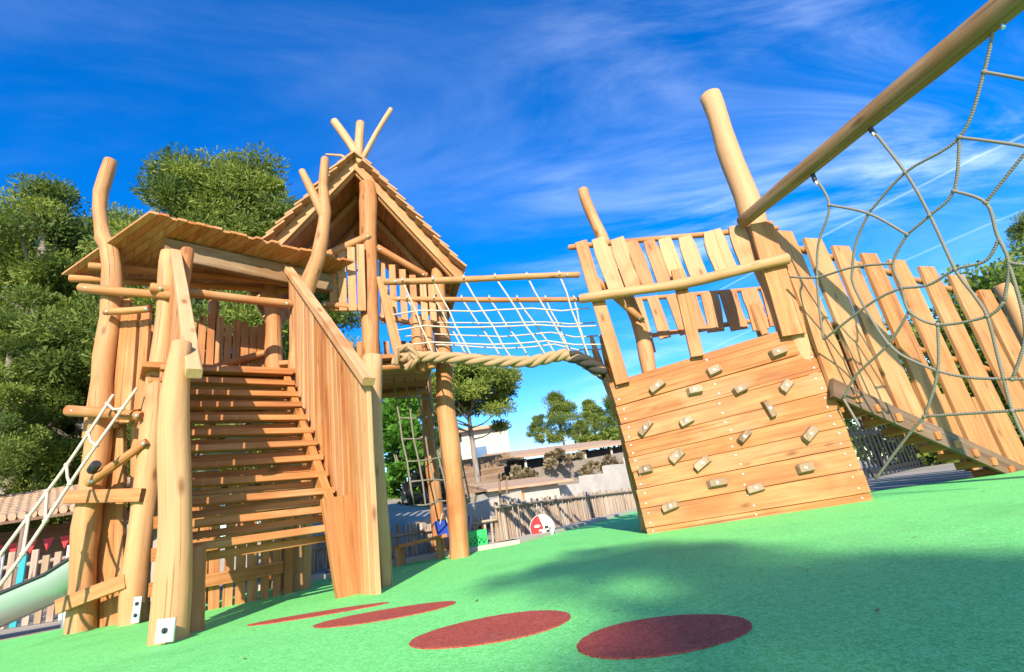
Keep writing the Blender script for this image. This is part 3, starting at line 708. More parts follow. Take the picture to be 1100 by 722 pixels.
Kk, Ll, Mm, Jj, Oo = z2(440, 425), z2(410, 410), z2(610, 440), z2(410, 525), z2(610, 512)
paths = [[T1, n1_, z2(168, 130), A1, z2(170, 280), Cc], [n1_, n2_, n3_], [T2, n4_, n5_, B3, z2(520, 245), Hh, z2(580, 400), Oo, z2(640, 580)], [n2_, n4_, n6_, n7_, T3],
         [n2_, z2(255, 125), A2, B1, Ee, Ll, z2(500, 435), Mm, z2(660, 440)], [n3_, A3, B2, Ff, Gg, Hh, z2(592, 262)], [n3_, n5_, n8_, n6_], [n8_, n9_, z2(575, 110), z2(602, 175), z2(592, 262)],
         [n6_, z3(889, 437), z3(980, 470)], [n7_, z3(889, 237), z3(990, 260)], [n9_, z3(889, 462), z3(960, 380)], [z2(105, 207), A1, A2, A3], [B2, z2(420, 225), B3, z2(550, 170), z2(580, 120)],
         [B2, Dd, Cc], [Ff, Ee, z2(255, 430), z2(225, 485)], [Gg, Kk, Jj], [z2(225, 485), z2(262, 548)], [Jj, z2(370, 572), z2(298, 668)], [Jj, Oo, z2(690, 505)], [z2(602, 175), z2(680, 185)], [Mm, z2(640, 330), z2(602, 175)]]
b = MB()
for p in paths: b.tube(p, .0105, 7, U(.2, .7), seg=max(4, (len(p) - 1) * 5))
for p in (n1_, n2_, n3_, n4_, n5_, n6_, n7_, n8_, n9_, A1, B3, Hh, Gg, Jj, Mm, Oo, Ff, B2, Ee): b.ball(p, .018, 8, .5)
b.build('rope_web', 'net_rope', X_)
for p in (T1, T2, T3):
    b = MB(); d_ = Vector((0, 0, -1)); b.tube([p + Z * .02, p - Z * .075], .018, 10, 0); b.tube([p - Z * .07, p - Z * .11], .013, 8, 0, mi=1); b.build('rope_clamp', ['black_rubber', 'steel'], X_)

# ------------------------------------------------------------------ rope ladder, slide
LD = thing('rope_ladder', 'pale rope ladder hanging slanted from the left of the stair tower', 'rope ladder', Vector((-4.2, 3.6, 0)))
ra = [D(122, 424, 3.9), D(75, 495, 3.72), D(30, 556, 3.52), D(-40, 650, 3.25)]; rb = [D(147, 417, 3.9), D(85, 505, 3.66), D(30, 588, 3.42), D(-30, 668, 3.2)]
for pth in (ra, rb):
    b = MB(); b.tube(pth, .0115, 8, .5, seg=24); b.build('side_rope', 'pale_rope', LD)
for u in (.05, .2, .36, .52, .66, .82):
    p, q = lerpn(ra, u), lerpn(rb, u + .04); b = MB(); b.tube([p, p.lerp(q, .5) - Z * .03, q], .010, 8, .6); b.ball(p, .019, 8, .3); b.ball(q, .019, 8, .3); b.build('rung', 'pale_rope', LD)
b = MB(); b.tube([D(98, 506, 3.95), D(104, 498, 3.9)], .035, 10); b.build('rope_stop', 'black_rubber', LD)
SL = thing('slide', 'silvery metal slide chute running down left from the stair tower', 'slide', Vector((-4.6, 4.8, 0)))
pth = [Vector((-2.75, 5.5, 1.55)), Vector((-3.15, 5.2, 1.25)), Vector((-3.6, 4.95, .64)), Vector((-4.2, 4.75, .26)), Vector((-4.75, 4.6, .08)), Vector((-5.6, 4.4, .05))]
P_ = [lerpn(pth, k / 40) for k in range(41)]
b = MB(); vs = []; nn2 = 15
for k, p in enumerate(P_):
    tg = (P_[min(k + 1, 40)] - P_[max(k - 1, 0)]).normalized(); x = tg.cross(Z).normalized(); y = x.cross(tg)
    for rr in (.24, .225):
        for j in range(nn2): a = PI_ + PI_ * j / (nn2 - 1); vs.append(p + x * math.cos(a) * rr + y * (math.sin(a) * rr * .95 + .2))
fs = []
for k in range(40):
    o0 = k * 2 * nn2; o1 = o0 + 2 * nn2
    for j in range(nn2 - 1):
        fs.append([o0 + j, o0 + j + 1, o1 + j + 1, o1 + j]); fs.append([o0 + nn2 + j + 1, o0 + nn2 + j, o1 + nn2 + j, o1 + nn2 + j + 1])
b.add(vs, vs, fs, 0, True); b.build('chute', 'slide_steel', SL)
for sg in (0, nn2 - 1):
    b = MB(); b.tube([vs[k * 2 * nn2 + sg] for k in range(41)], .016, 8, seg=40); b.build('rim', 'black_iron', SL)
b = MB(); b.tube([Vector((-4.2, 4.78, -.05)), Vector((-4.2, 4.78, .22))], .03, 8); b.build('leg', 'steel', SL)

# ------------------------------------------------------------------ left background
TB = thing('tiled_shed', 'low open shed with wavy clay tile roof behind the slide', 'shed', Vector((-10.5, 10.5, 0)))
e0, e3 = D(-120, 556, 10.0), D(96, 548, 10.4); e0.z = e3.z = 1.75
rdir = (e3 - e0).normalized(); rbk = Vector((-rdir.y, rdir.x, 0)); slp = (rbk * 2.2 + Z * .78)
b = MB(); nt_ = int((e3 - e0).length / .19); nr = 9
for i in range(nt_):
    for k in range(nr):
        p = e0 + rdir * (i * .19 + U(-.01, .01)) + slp * (k / nr) + Z * .02; q = p + slp * (1.18 / nr) + Z * -.0
        b.tube([p + Z * .025, q], [.085, .072], 8, U(0, 1), caps=True, bev=False)
roof_ = b.build('tile_roof', 'clay_tile', TB)
b = MB(); b.poly([e0 - Z * .03, e3 - Z * .03, e3 + slp - Z * .03, e0 + slp - Z * .03], -.05, Z); b.build('eaves_board', 'darkwood', roof_)
b = MB(); b.box((e0 + e3) / 2 + rbk * 2.0 + Z * (.85 - 1.75), (e3 - e0).length, .12, 1.75, math.atan2(rdir.y, rdir.x)); b.box((e3) + rbk * 1.0 - Z * .9, .12, 2.0, 1.7, math.atan2(rdir.y, rdir.x)); b.build('wall', 'darkwood', TB)
for u in (.05, .35, .65, .95):
    p = e0.lerp(e3, u) + rbk * .15; b = MB(); b.tube([Vector((p.x, p.y, 0)), Vector((p.x, p.y, 1.75))], .05, 8, .2); b.build('post', 'darkwood', TB)
b = MB()
for i in range(7):
    p = e0.lerp(e3, .35 + i * .09) + rbk * .8 - Z * .4; b.poly([p, p + rdir * .24, p + rdir * .12 - Z * .26], .012, rbk)
tag(b.build('bunting', 'red_paint'), 'string of red pennants hanging under the tiled shed roof', 'bunting')
PF = thing('picket_fence', 'low picket fence with white and turquoise boards behind the slide', 'fence', Vector((-5.5, 6.0, 0)))
fa, fb = G(-120, 680, 0), Vector((-3.6, 5.9, 0)); fa = Vector((-8.2, 6.3, 0)); fd = (fb - fa).normalized()
b = MB(); c2 = []
for k in range(2):
    z = .22 + .42 * k; b.tube([fa + Z * z + Vector((0, .03, 0)), fb + Z * z + Vector((0, .03, 0))], .025, 8, .3)
b.build('fence_rail', 'weathered_shade', PF)
n = int((fb - fa).length / .15)
for i in range(n):
    p = fa + fd * (i * .15); mt = ['weathered_shade', 'white_paint', 'weathered_shade', 'turquoise_paint', 'weathered_shade', 'dark_robinia'][i % 6]  # mostly dull brown boards: the fence's shade is put into their colour
    b = MB(); b.plank(p, p + Z * U(.70, .8), fd, .085, .02, U(.3, .8)); b.build('picket', mt, PF)

# ------------------------------------------------------------------ fences and things at the back
# stick fence along the path
SF = thing('stick_fence', 'long low fence of upright brown sticks along the path', 'fence', Vector((.5, 8.5, 0)))
sf = [Vector((-3.6, 6.7, 0)), Vector((-2.2, 6.95, 0)), Vector((-1.4, 7.25, 0)), Vector((-.62, 7.45, 0)), Vector((2.1, 13.3, 0)), Vector((5.2, 19.8, 0))]
for si, (p, q) in enumerate(zip(sf, sf[1:])):
    L = (q - p).length; d = (q - p) / L; b = MB(); x = 0; hh = .52 if si >= 3 else .36
    while x < L:
        r = U(.011, .022); c = p + d * x + Vector((U(-.015, .015), U(-.015, .015), 0)); z0 = max(0, hgt(c.x, c.y)) * .6
        b.tube([c - Z * .02 + Z * z0, c + Z * (hh + U(-.05, .05)) + d * U(-.03, .03) + Z * z0], r, 5, U(0, 1), bev=False); x += r * U(2.1, 3.0)
    b.build('stick_panel', 'weathered_shade', SF)
    b = MB(); b.tube([p + Z * (hh - .05) + Vector((.03, -.03, 0)), q + Z * (hh - .05) + Vector((.03, -.03, 0))], .02, 8, .4, .3, seg=20); b.build('fence_rail', 'weathered_shade', SF)
# black fence at the right
BF = thing('black_fence', 'black slatted fence visible under the ramp', 'fence', Vector((5.5, 7.8, 0)))
ba, bb_ = G(925, 517), G(1040, 490); bd = (bb_ - ba).normalized(); L = (bb_ - ba).length + 3
for k, z in enumerate((.12, .78)):
    b = MB(); b.plank(ba - bd * 1.2 + Z * z + Vector((.02, .03, 0)), ba + bd * L + Z * z + Vector((.02, .03, 0)), Z, .06, .03, 0, 0); b.build('fence_rail', 'black_iron', BF)
i = 0; x = -1.1
while x < L:
    p = ba + bd * x; b = MB(); b.plank(p + Z * .02, p + Z * .92, bd, .075, .02, 0, .02, 2); b.build('slat', 'black_iron', BF); x += .25
# retaining terrace seats
TS = thing('terraced_seating', 'brown timber terrace steps climbing the slope behind the stick fence', 'terrace steps', Vector((-1.5, 14, hgt(-1.5, 14))))
for k in range(7):
    y0 = 503 + k * 6.5; Yk = 18.2 - k * .62
    x0, x1 = 452 + k * 1.5, 549 - k * 3
    p, q = D(x0, y0, Yk), D(x1, y0 - (x1 - x0) * .0, Yk + .2); q.z = p.z + .02
    b = MB(); b.box((p + q) / 2 - Z * .09, (q - p).length, .5, .17, math.atan2((q - p).y, (q - p).x), U(.1, .5)); b.box((p + q) / 2 + Z * .01 + Vector((0, -.02, 0)), (q - p).length + .05, .42, .04, math.atan2((q - p).y, (q - p).x), U(.3, .8)); b.build('terrace_step', 'terrace_wood', TS)
b = MB(); b.box(D(505, 528, 15.5) + Vector((0, .5, -.55)), 3.0, 4.5, .8, .1); b.build('terrace_base', 'stone', TS)
# small white hut
p = D(527, 546, 12.6); q = D(602, 533, 13.6); zf = D(600, 516, 13.6).z
HT = thing('white_hut', 'small white rendered hut with low brown roof behind the stick fence', 'hut', Vector(((p.x + q.x) / 2, 13.5, p.z - .2)))
hd = Vector((q.x - p.x, q.y - p.y, 0)); hl = hd.length; hd.normalize(); hb = Vector((-hd.y, hd.x, 0)); zb = p.z - .35; zt_ = D(600, 519, 13.5).z
b = MB(); b.box(Vector((p.x, p.y, (zb + zt_) / 2)) + hd * hl / 2 + hb * .7, hl, 1.4, zt_ - zb, math.atan2(hd.y, hd.x)); wl_ = b.build('wall', 'cream_plaster', HT)
b = MB(); b.box(Vector((p.x, p.y, zb + .35)) + hd * hl * .42 - hb * .003, .22, .03, .5, math.atan2(hd.y, hd.x)); b.build('door', 'robinia', HT)
b = MB(); o0 = Vector((p.x, p.y, zt_)) - hd * .12 - hb * .2; o1 = Vector((q.x, q.y, zt_)) + hd * .35 - hb * .2
b.poly([o0, o1, o1 + hb * 1.8 + Z * .28, o0 + hb * 1.8 + Z * .28 + hd * .3], .06, Z); b.build('roof', 'clay_tile', HT)
# white boundary wall to the right, with stone wall behind
p = D(600, 531, 13.9); q = D(700, 506, 17.5)
b = MB(); d = Vector((q.x - p.x, q.y - p.y, 0)); c = (p + q) / 2
for i in range(4):
    u0, u1 = i / 4, (i + 1) / 4; a_, b_ = p.lerp(q, u0), p.lerp(q, u1); zc = a_.z + .25 + U(-.05, .1)
    b.poly([Vector((a_.x, a_.y, a_.z - 1)), Vector((b_.x, b_.y, a_.z - 1)), Vector((b_.x, b_.y, zc + .12 * i)), Vector((a_.x, a_.y, zc + .12 * i))], .2, Vector((-d.y, d.x, 0)).normalized())
tag(b.build('white_wall', 'cream_plaster'), 'stepped white rendered wall behind the right part of the stick fence', 'wall')
p, q = D(555, 506, 20), D(690, 482, 24); b = MB()
b.poly([p - Z * 1.6, q - Z * 1.6, q, p], .3, Vector((-.2, .97, 0))); tag(b.build('stone_wall', 'stone'), 'rough stone retaining wall on the slope below the long brown roof', 'wall')
# long low building with reddish roof
LB = thing('long_building', 'long low building with reddish roof and dark openings below the hilltop trees', 'building', D(620, 500, 24))
p, q = D(555, 494, 22), D(700, 474, 27); d = Vector((q.x - p.x, q.y - p.y, 0)).normalized(); nb_ = Vector((-d.y, d.x, 0))
b = MB(); b.poly([p - Z * .75 + nb_ * .4, Vector((q.x, q.y, q.z - .75)) + nb_ * .4, q + nb_ * .4, p + nb_ * .4], 1.6, nb_); b.build('wall', 'dark_recess', LB)
b = MB(); b.poly([p - d * .3 - nb_ * .3, q + d * .3 - nb_ * .3, q + d * .3 + nb_ * 2.2 + Z * .5, p - d * .3 + nb_ * 2.2 + Z * .5], .12, Z); b.build('roof', 'clay_tile', LB)
for u in (.05, .25, .45, .65, .85):
    c = p.lerp(q, u); b = MB(); b.tube([c - Z * .8, c], .06, 8); b.build('column', 'cream_plaster', LB)
# house
HS = thing('flat_roofed_house', 'pale flat roofed house with glazed veranda on the hill behind the pine', 'house', D(505, 497, 28))
p, q = D(452, 505, 28), D(550, 497, 28.5); tz = D(500, 464, 28).z; bz = D(500, 512, 28).z
d = Vector((q.x - p.x, q.y - p.y, 0)); L = d.length; d.normalize(); nb_ = Vector((-d.y, d.x, 0)); ang = math.atan2(d.y, d.x)
o0 = Vector((p.x, p.y, bz))
b = MB(); b.box(o0 + d * L * .74 + nb_ * 2.5 + Z * (tz - bz) / 2, L * .52, 5, tz - bz, ang); b.build('wall', 'cream_plaster', HS)
b = MB(); b.box(o0 + d * L * .24 + nb_ * 2.7 + Z * (tz - bz - .1) / 2, L * .476, 4.6, tz - bz - .1, ang); b.build('wall', 'grey_plaster', HS)
b = MB(); b.box(o0 + d * L * .5 + nb_ * 2.4 + Z * (tz - bz + .09), L * 1.04, 5.6, .17, ang); b.build('roof', 'clay_tile', HS)
for u in (.06, .16, .26, .36):
    b = MB(); b.box(o0 + d * L * (u + .03) + nb_ * .38 + Z * (tz - bz) * .48, L * .075, .06, (tz - bz) * .5, ang); wn = b.build('window', 'glass', HS)
    f = MB(); c0 = o0 + d * L * (u + .03) + nb_ * .34 + Z * (tz - bz) * .48
    for sg in (-1, 1): f.box(c0 + d * L * .04 * sg, .06, .08, (tz - bz) * .52, ang)
    f.build('window_frame', 'white_paint', wn)
b = MB(); b.box(o0 + d * L * .4 - nb_ * .7 + Z * .25, L * .95, 1.4, .2, ang); b.build('terrace', 'cream_plaster', HS)
b = MB(); b.box(o0 + d * L * .66 + nb_ * -.01 + Z * (tz - bz) * .45, .8, .05, (tz - bz) * .35, ang); b.build('window', 'glass', HS)
# timber pergola roof below the house
PG = thing('timber_pergola', 'dark timber pergola running below the pale house', 'pergola', D(500, 505, 21))
p, q = D(448, 503, 21), D(560, 494, 22)
b = MB(); b.plank(p, q, Vector((0, 1, 0)), 1.2, .1, .2, .02); b.build('pergola_top', 'darkwood', PG)
for u in (.05, .35, .65, .95):
    c = p.lerp(q, u); b = MB(); b.tube([c - Z * 1.0, c], .06, 8, .4); b.build('post', 'darkwood', PG)
# plank walkway handrail beside fence
b = MB(); p, q = Vector((-2.6, 7.6, .42)), Vector((-.2, 8.6, .5))
for i, (p, q) in enumerate(((D(440, 562, 8.2), D(560, 527, 9.5)),)):
    b.poly([p, q, q + Vector((-.2, .5, .02)), p + Vector((-.2, .5, .02))], -.35, Z)
tag(b.build('low_wall', 'concrete'), 'low tan wall with flat top just behind the stick fence', 'wall')

# crate, bin, bottle, bench, painted disc
def crate(c, sx, sy, sz, rz_, mat, name, label, cat):
    t_ = thing(name, label, cat, c); b = MB(); ca = Vector((math.cos(rz_), math.sin(rz_), 0)); cb2 = Vector((-ca.y, ca.x, 0))
    for fx, ln, dr, oth in ((-sy / 2, sx, ca, cb2), (sy / 2, sx, ca, cb2), (-sx / 2, sy, cb2, -ca), (sx / 2, sy, cb2, -ca)):
        o_ = c + (cb2 if dr is ca else ca) * fx
        for z in (.04, sz - .04): b.plank(o_ - dr * ln / 2 + Z * z, o_ + dr * ln / 2 + Z * z, Z, .07, .015, 0, 0, 1)
        for k in range(5): pp_ = o_ + dr * ln * (-.45 + .225 * k); b.plank(pp_ + Z * .04, pp_ + Z * (sz - .04), dr, .035, .012, 0, 0, 1)
        b.plank(o_ - dr * ln / 2 + Z * sz / 2, o_ + dr * ln / 2 + Z * sz / 2, Z, .035, .012, 0, 0, 1)
    b.build('slatted_side', mat, t_); b = MB(); b.box(c + Z * .02, sx * .97, sy * .97, .02, rz_); b.build('base', mat, t_)
c = G(513, 591); crate(c, .24, .22, .23, .2, 'green_plastic', 'plastic_crate', 'bright green plastic crate beside the centre post', 'crate')
c = G(467, 592); c = Vector((c.x - .1, c.y + .3, 0)); crate(c, .2, .2, .16, .1, 'green_plastic', 'plastic_crate', 'small green plastic crate left of the centre post', 'crate')
c = D(488, 572, 6.75)
BN = thing('blue_bag', 'blue plastic storage bag on the fence behind the centre post', 'bag', c)
b = MB(); vs = [c + Vector((x * (.21 + .02 * z), y * .07, z * .10 + .06)) for z in (-1, 0, 1) for x, y in ((-1, -1), (-.3, -1.3), (.4, -1.2), (1, -1), (1, 1), (-1, 1))]
b.add(vs, vs, [[k * 6 + j, k * 6 + (j + 1) % 6, k * 6 + 6 + (j + 1) % 6, k * 6 + 6 + j] for k in range(2) for j in range(6)] + [[5, 4, 3, 2, 1, 0], [12, 13, 14, 15, 16, 17]], 0, False); b.build('bag_body', 'blue_plastic', BN)
for sg in (-1, 1):
    b = MB(); b.tube([c + Vector((sg * .1 - .05, -.09, .12)), c + Vector((sg * .1, -.1, .24)), c + Vector((sg * .1 + .05, -.09, .12))], .008, 6, .5, seg=8); b.build('strap', 'pale_rope', BN)
c = G(471, 596)
BT = thing('drum_bottle', 'pale plastic container with orange cap beside the centre post', 'container', c)
b = MB(); b.tube([c, c + Z * .02, c + Z * .16, c + Z * .19], [.045, .05, .05, .03], 14, seg=10); b.build('body', 'white_paint', BT); b = MB(); b.tube([c + Z * .19, c + Z * .23], .028, 12); b.build('cap', 'robinia', BT)
TBn = thing('timber_table', 'plain timber table edge behind the stairs', 'table', Vector((-1.9, 6.0, 0)))
p, q = D(425, 588, 5.95), D(476, 576, 6.2)
b = MB(); b.plank(p, q, Vector((0, 1, 0)), .3, .04, .1); b.build('table_top', 'robinia', TBn)
for u, s_ in ((.08, -1), (.92, -1), (.08, 1), (.92, 1)):
    c = p.lerp(q, u) + Vector((0, .1 * s_, 0)); b = MB(); b.plank(Vector((c.x, c.y, 0)), c, (1, 0, 0), .045, .045, .2, .02); b.build('leg', 'robinia', TBn)
# red and white round play panel with black markings
c = D(582, 567, 7.55)
RW = thing('play_panel', 'round red and white painted play panel standing before the stick fence', 'play panel', Vector((c.x, c.y, 0)))
ax1 = Vector((.96, .28, 0)); axn = Vector((.28, -.96, 0))
def dpoly(pts, off, th, mat, name, par):
    b = MB(); b.poly([c + ax1 * x + Z * y + axn * off for x, y in pts], th, axn); return b.build(name, mat, par)
R0 = .175
dp = dpoly([(R0 * math.cos(a), R0 * math.sin(a)) for a in [2 * PI_ * i / 32 for i in range(32)]], 0, .02, 'white_paint', 'disc', RW)
dpoly([(R0 * .97 * math.cos(a), R0 * .97 * math.sin(a)) for a in [PI_ * .56 + PI_ * .9 * i / 16 for i in range(17)]] + [(-.02, -.06), (.015, .0)], .0215, .006, 'red_paint', 'red_side', dp)
for (x, y, r) in ((-.07, .03, .03), (-.03, -.03, .02)):
    dpoly([(x + r * 1.5 * math.cos(2 * PI_ * i / 12), y + r * .6 * math.sin(2 * PI_ * i / 12)) for i in range(12)], .029, .004, 'white_paint', 'white_mark', dp)
for (x, y, sx, sy) in ((.06, .0, .03, .018), (.075, -.05, .028, .016), (.06, -.10, .02, .014), (.11, -.02, .012, .012)):
    dpoly([(x - sx, y - sy), (x + sx, y - sy * .8), (x + sx * .9, y + sy), (x - sx * .8, y + sy * .9)], .023, .004, 'black_iron', 'dark_mark', dp)
b = MB(); b.tube([Vector((c.x, c.y + .03, -.02)), c - Z * .1 + Vector((0, .03, 0))], .03, 8); b.build('stand', 'steel', RW)

# ------------------------------------------------------------------ vegetation
def leaves(b, c, rad, n, size, tone, flat=1.0, needle=True):
    vs = []; fs = []; tn = []
    for i in range(n):
        while True:
            p = Vector((U(-1, 1), U(-1, 1), U(-1, 1)))
            if p.length <= 1: break
        p = p * (0.45 + 0.55 * p.length)
        q = c + Vector((p.x * rad, p.y * rad, p.z * rad * flat))
        out = (p + Vector((U(-.7, .7), U(-.7, .7), U(-.3, .9)))).normalized()
        s = size * U(.6, 1.4); sd_ = out.orthogonal().normalized(); sd_.rotate(Matrix.Rotation(U(0, 6.28), 3, out))
        wd = s * (.2 if needle else .5)
        o = len(vs)
        if needle: vs += [q - sd_ * wd * .3, q + sd_ * wd * .3, q + out * s + sd_ * wd, q + out * s * 1.05 - sd_ * wd]; fs.append([o, o + 1, o + 2, o + 3])
        else: vs += [q, q + out * s * .5 + sd_ * wd, q + out * s, q + out * s * .5 - sd_ * wd]; fs.append([o, o + 1, o + 2, o + 3])
        tt = min(1, max(0, tone + U(-.18, .18))); tn += [tt] * 4
    b.add(vs, vs, fs, tn)
def pine_mesh(seed, h, spread, clumps, per, base=.35, size=.16, umbrella=False, cr=(.55, .95), lean=.3):
    """limbs and foliage of one pine with its base at the origin"""
    random.seed(seed); tr = MB(); cr_ = MB()
    top = Vector((U(-lean, lean), U(-lean, lean), h * (.82 if umbrella else .95)))
    mid = Vector((U(-.15, .15), U(-.15, .15), h * .45))
    r0 = h * .018 + .03
    tr.tube([Vector((0, 0, -.4)), mid, top], [r0, r0 * .75, r0 * .3], 10, .3, .5, seg=10)
    for i in range(clumps):
        u = (i + R()) / clumps
        if umbrella: z = h * (base + (1 - base) * (.25 + .75 * math.sqrt(R()))); rr = spread * math.sqrt(max(.03, 1 - ((z / h - base - .1) / (1 - base)) ** 2)) * math.sqrt(R()) * .95
        else:
            z = h * (base + (1 - base) * u); prof = (1 - (u ** 1.6)) * .85 + .15; prof *= min(1, .45 + u * 2.2); rr = spread * prof * math.sqrt(U(.1, 1)); 
        a = U(0, 2 * PI_); c = Vector((math.cos(a) * rr, math.sin(a) * rr, z)) + Vector((top.x, top.y, 0)) * (z / h)
        zt0 = max(h * base * .75, z - rr * U(.25, .7)); k = min(1, zt0 / top.z)
        s0 = (Vector((0, 0, 0)).lerp(mid, k * 2) if k < .5 else mid.lerp(top, k * 2 - 1))
        if i % 2 == 0: tr.tube([s0, s0.lerp(c, .5) + Z * U(-.15, .1), c], [r0 * .32, r0 * .2, r0 * .07], 6, .4, .3, seg=5)
        tn = U(.1, .95); R1 = U(*cr)
        for s_ in range(3): leaves(cr_, c + Vector((U(-.5, .5), U(-.5, .5), U(-.2, .25))) * R1, R1 * U(.5, .85), per // 3, size, tn + U(-.15, .15), .62)
    return tr, cr_
def plant_tree(name, meshes, loc, sc, rz_, label, cat, group):
    t_ = thing(name, label, cat, loc, group)
    tr, cr_, first = meshes
    for nm, me in (('trunk', tr), ('crown', cr_)):
        o = bpy.data.objects.new(nm, me); COL.objects.link(o); o.parent = t_; o.location = (0, 0, 0)
    t_.scale = (sc, sc, sc); t_.rotation_euler = (0, 0, rz_); return t_
def meshes_of(tr, cr_, bark, leafm):
    a = tr.build('trunk', bark); c = cr_.build('crown', leafm)
    out = []
    for o in (a, c):
        me = o.data; me.transform(Matrix.Translation(o.location)); bpy.data.objects.remove(o); out.append(me)
    return out + [True]
pines = [meshes_of(*pine_mesh(s, 10, 2.6, 66, 1300, .14, .09, False, (.5, .95)), 'pinebark', 'pine_leaf') for s in (11, 12)]
spots = [(-20, 205, 15.5), (60, 192, 14.5), (125, 225, 17.5), (195, 160, 15.0), (268, 160, 16.0), (330, 215, 18.5), (-95, 185, 14.0), (20, 330, 12.2), (90, 300, 19.5), (240, 260, 20.5), (-45, 300, 19.0), (150, 232, 21.0)]
plabs = ['tall pine at the left edge, second crown from the frame edge', 'tall bushy pine left of the curved post of the stair tower', 'pine showing low between the curved post and the slanted roof', 'tall pine rising right of the curved post, above the slanted roof', 'tall round topped pine between the two tower roofs', 'pine half hidden behind the gabled roof',
         'outermost pine cut by the left edge of the picture', 'low dark pine above the tiled shed', 'far pine glimpsed through the stair tower railings', 'far pine behind the top of the stairs', 'far pine behind the outermost left pines', 'far pine filling the gap beside the curved post']
for i, (x, y, Y) in enumerate(spots):
    tp = D(x, y, Y); sc = (tp.z) / 10.6
    plant_tree('pine_tree', pines[i % 2], Vector((tp.x, tp.y, 0)), sc, i * 1.9, plabs[i], 'pine tree', 'pines behind the stair tower')
# umbrella pine
u0 = D(514, 517, 16.2); up_ = D(510, 400, 16.2)
um = meshes_of(*pine_mesh(31, up_.z - u0.z, 2.15, 90, 560, .36, .09, True, (.32, .55), .03), 'pinebark', 'pine_leaf')
plant_tree('umbrella_pine', um, u0, 1, .4, 'umbrella pine with bare pale trunk standing before the flat roofed house', 'pine tree', None)
hz = [meshes_of(*pine_mesh(s, 4, 2.3, 46, 480, .03, .12, False, (.45, .75)), 'pinebark', 'pine_leaf') for s in (41, 42)]
for i, (x, y, Y, yb, lb) in enumerate(((606, 424, 33, 475, 'rounded hilltop pine left of the white gap behind the climbing wall'), (640, 430, 36, 475, 'hilltop pine close to the left edge of the climbing wall'), (582, 447, 36, 475, 'small dark hilltop pine right of the flat roofed house'), (668, 418, 38, 470, 'hilltop pine partly hidden by the climbing wall'), (625, 452, 30, 474, 'low hilltop pine in front of the rounded one'))):
    tp = D(x, y, Y); bt = D(x, yb, Y); plant_tree('pine_tree', hz[i % 2], bt, (tp.z - bt.z) / 4.0, i * 2.1, lb, 'pine tree', 'pines on the hilltop')
# broadleaf bushes
def bush(name, c, rx, ry, rz_, n, size, mat, label, cat, clumps=26, group=None):
    t_ = thing(name, label, cat, c, group); b = MB(); st = MB()
    for i in range(clumps):
        a = U(0, 2 * PI_); rr = math.sqrt(R()); z = R(); k = math.sqrt(max(.1, 1 - (z * 1.0) ** 3))
        p = c + Vector((math.cos(a) * rr * rx * k, math.sin(a) * rr * ry * k, z * rz_)); cr2 = U(.18, .34) * min(rx * 1.2, rz_)
        leaves(b, p, cr2, n // clumps, size, U(.1, .9), .85, False)
        if i % 3 == 0: st.tube([Vector((c.x, c.y, c.z - .1)), c.lerp(p, .6) + Z * .05, p], [.03, .02, .008], 5, .3)
    b.build('foliage', mat, t_); st.build('stem', 'pinebark', t_)
random.seed(5)
bush('ivy_shrub', D(440, 548, 13), .72, .6, 2.75, 13000, .12, 'ivy_leaf', 'bright green climbing shrub beside the pole right of the stairs', 'shrub', 34)
bush('leafy_shrub', D(470, 470, 22) - Z * 1.2, .9, .8, 1.4, 1600, .14, 'ivy_leaf', 'green shrub at the left end of the flat roofed house', 'shrub', 14)
for x, y, lb in ((690, 478, 'yellow green hedge plant on the hill beside the climbing wall'), (650, 477, 'yellow green hedge plant above the long reddish roof')):
    bush('hedge_plant', D(x, y, 28) - Z * .3, 1.6, .8, .9, 1500, .16, 'hedge_leaf', lb, 'hedge', 14, 'hedge plants on the hill')
for i, (x, y, Y, wd, lb) in enumerate(((1095, 262, 15, 2.2, 'sunlit bushy tree at the right edge behind the web'), (1040, 290, 13, 1.7, 'yellow green bushy tree behind the right end of the board wall'), (985, 342, 16, 1.8, 'bushy tree seen between the boards of the ramp side'), (930, 345, 17, 1.9, 'bushy tree seen low between the boards beside the mast'), (890, 352, 15, 1.5, 'bushy tree just right of the climbing wall'), (1000, 400, 12, 1.3, 'low shrub behind the black fence'), (1120, 330, 11, 1.6, 'shrub behind the thick post at the ramp foot'))):
    tp = D(x, y, Y); bush('bushy_tree', Vector((tp.x, tp.y, 0)), wd, wd, tp.z * .95, 9000, .10, 'hedge_leaf', lb, 'tree', 40, 'bushy trees beyond the black fence')
tp = D(1102, 222, 19); plant_tree('pine_tree', pines[0], Vector((tp.x, tp.y, 0)), tp.z / 10.6, 2, 'dark pine top at the right edge above the sunlit bushes', 'pine tree', None)
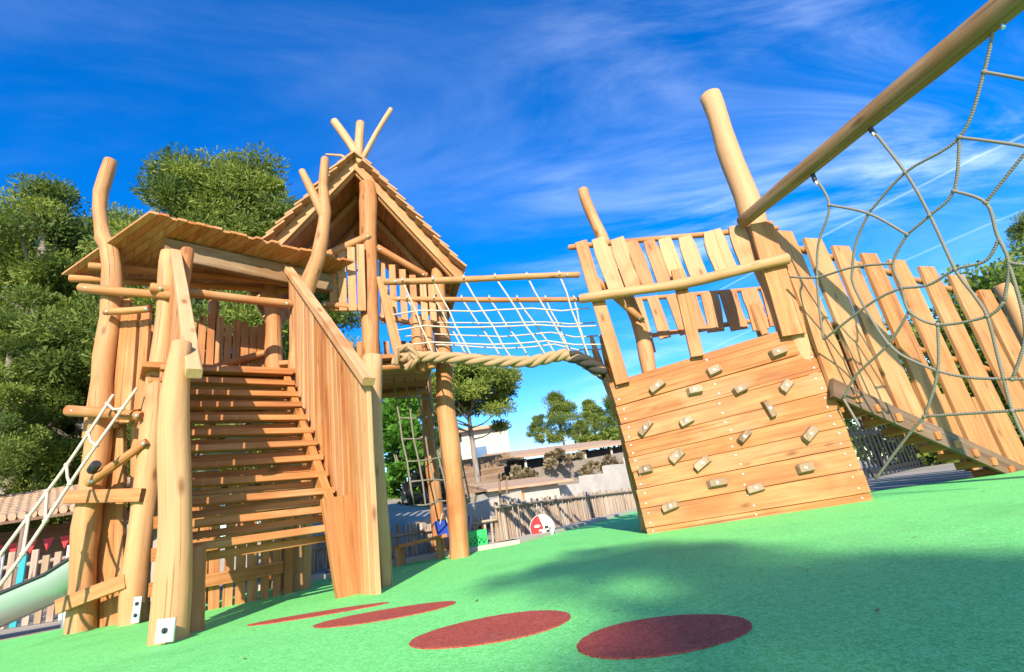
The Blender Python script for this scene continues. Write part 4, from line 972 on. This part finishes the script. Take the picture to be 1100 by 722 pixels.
# dry scrub, poles and a stone heap on the slope behind the fence
leaf('dry_leaf', (0.13, 0.09, 0.045), (0.34, 0.26, 0.14), 0.2)
random.seed(21)
for x, y, Y, wd, hh, lb in ((462, 540, 12.0, .5, .9, 'dry straw coloured scrub right of the ivy shrub'), (478, 530, 13.0, .45, .7, 'dry scrub growing beside the terrace steps'), (556, 512, 16.5, .6, .5, 'dry scrub above the small white hut'), (648, 500, 19.5, .9, .45, 'dry scrub on the stone wall below the long building'), (605, 490, 20.5, .8, .5, 'dry scrub at the left end of the long building')):
    p = D(x, y, Y); bush('dry_shrub', p - Z * .25, wd, wd * .8, hh, 1500, .10, 'dry_leaf', lb, 'shrub', 14)
for x, y0, y1, Y, ln, lb in ((541, 588, 505, 8.7, .0, 'thin upright wooden pole just behind the stick fence'), (546, 575, 515, 9.4, .05, 'second thin pole, leaning slightly, behind the stick fence')):
    p, q = D(x, y0, Y), D(x - 5, y1, Y); q = q + Vector((ln, 0, 0)); b = MB(); b.tube([Vector((p.x, p.y, hgt(p.x, p.y) - .1)), p.lerp(q, .6), q], [.022, .02, .016], 8, .2, .5)
    tag(b.build('wooden_pole', 'dark_robinia'), lb, 'pole')
# a few fallen needles and leaves on the rubber
b = MB()
for i in range(150):
    x, y = U(-3, 5), U(1.2, 7); a = U(0, 6.28); l = U(.008, .02); c = Vector((x, y, .0065)); u = Vector((math.cos(a), math.sin(a), U(-.1, .2))) * l; v = Vector((-math.sin(a), math.cos(a), 0)) * l * .3
    vs = [c - u, c + v, c + u, c - v]; b.add(vs, vs, [[0, 1, 2, 3]], R())
tag(b.build('fallen_leaves', 'dry_leaf'), 'scattered dry leaves lying on the green rubber surface', 'leaves', kind='stuff')

# trees standing behind the camera: their shade falls on the green surface in front of it
shp = meshes_of(*pine_mesh(61, 12.4, 2.0, 9, 230, .925, .15, True, (.4, .65)), 'pinebark', 'pine_leaf')
plant_tree('umbrella_pine', shp, Vector((1.25, -21.0, 0)), 1.0, 0.5, 'flat crowned umbrella pine standing behind the camera', 'pine tree', None)
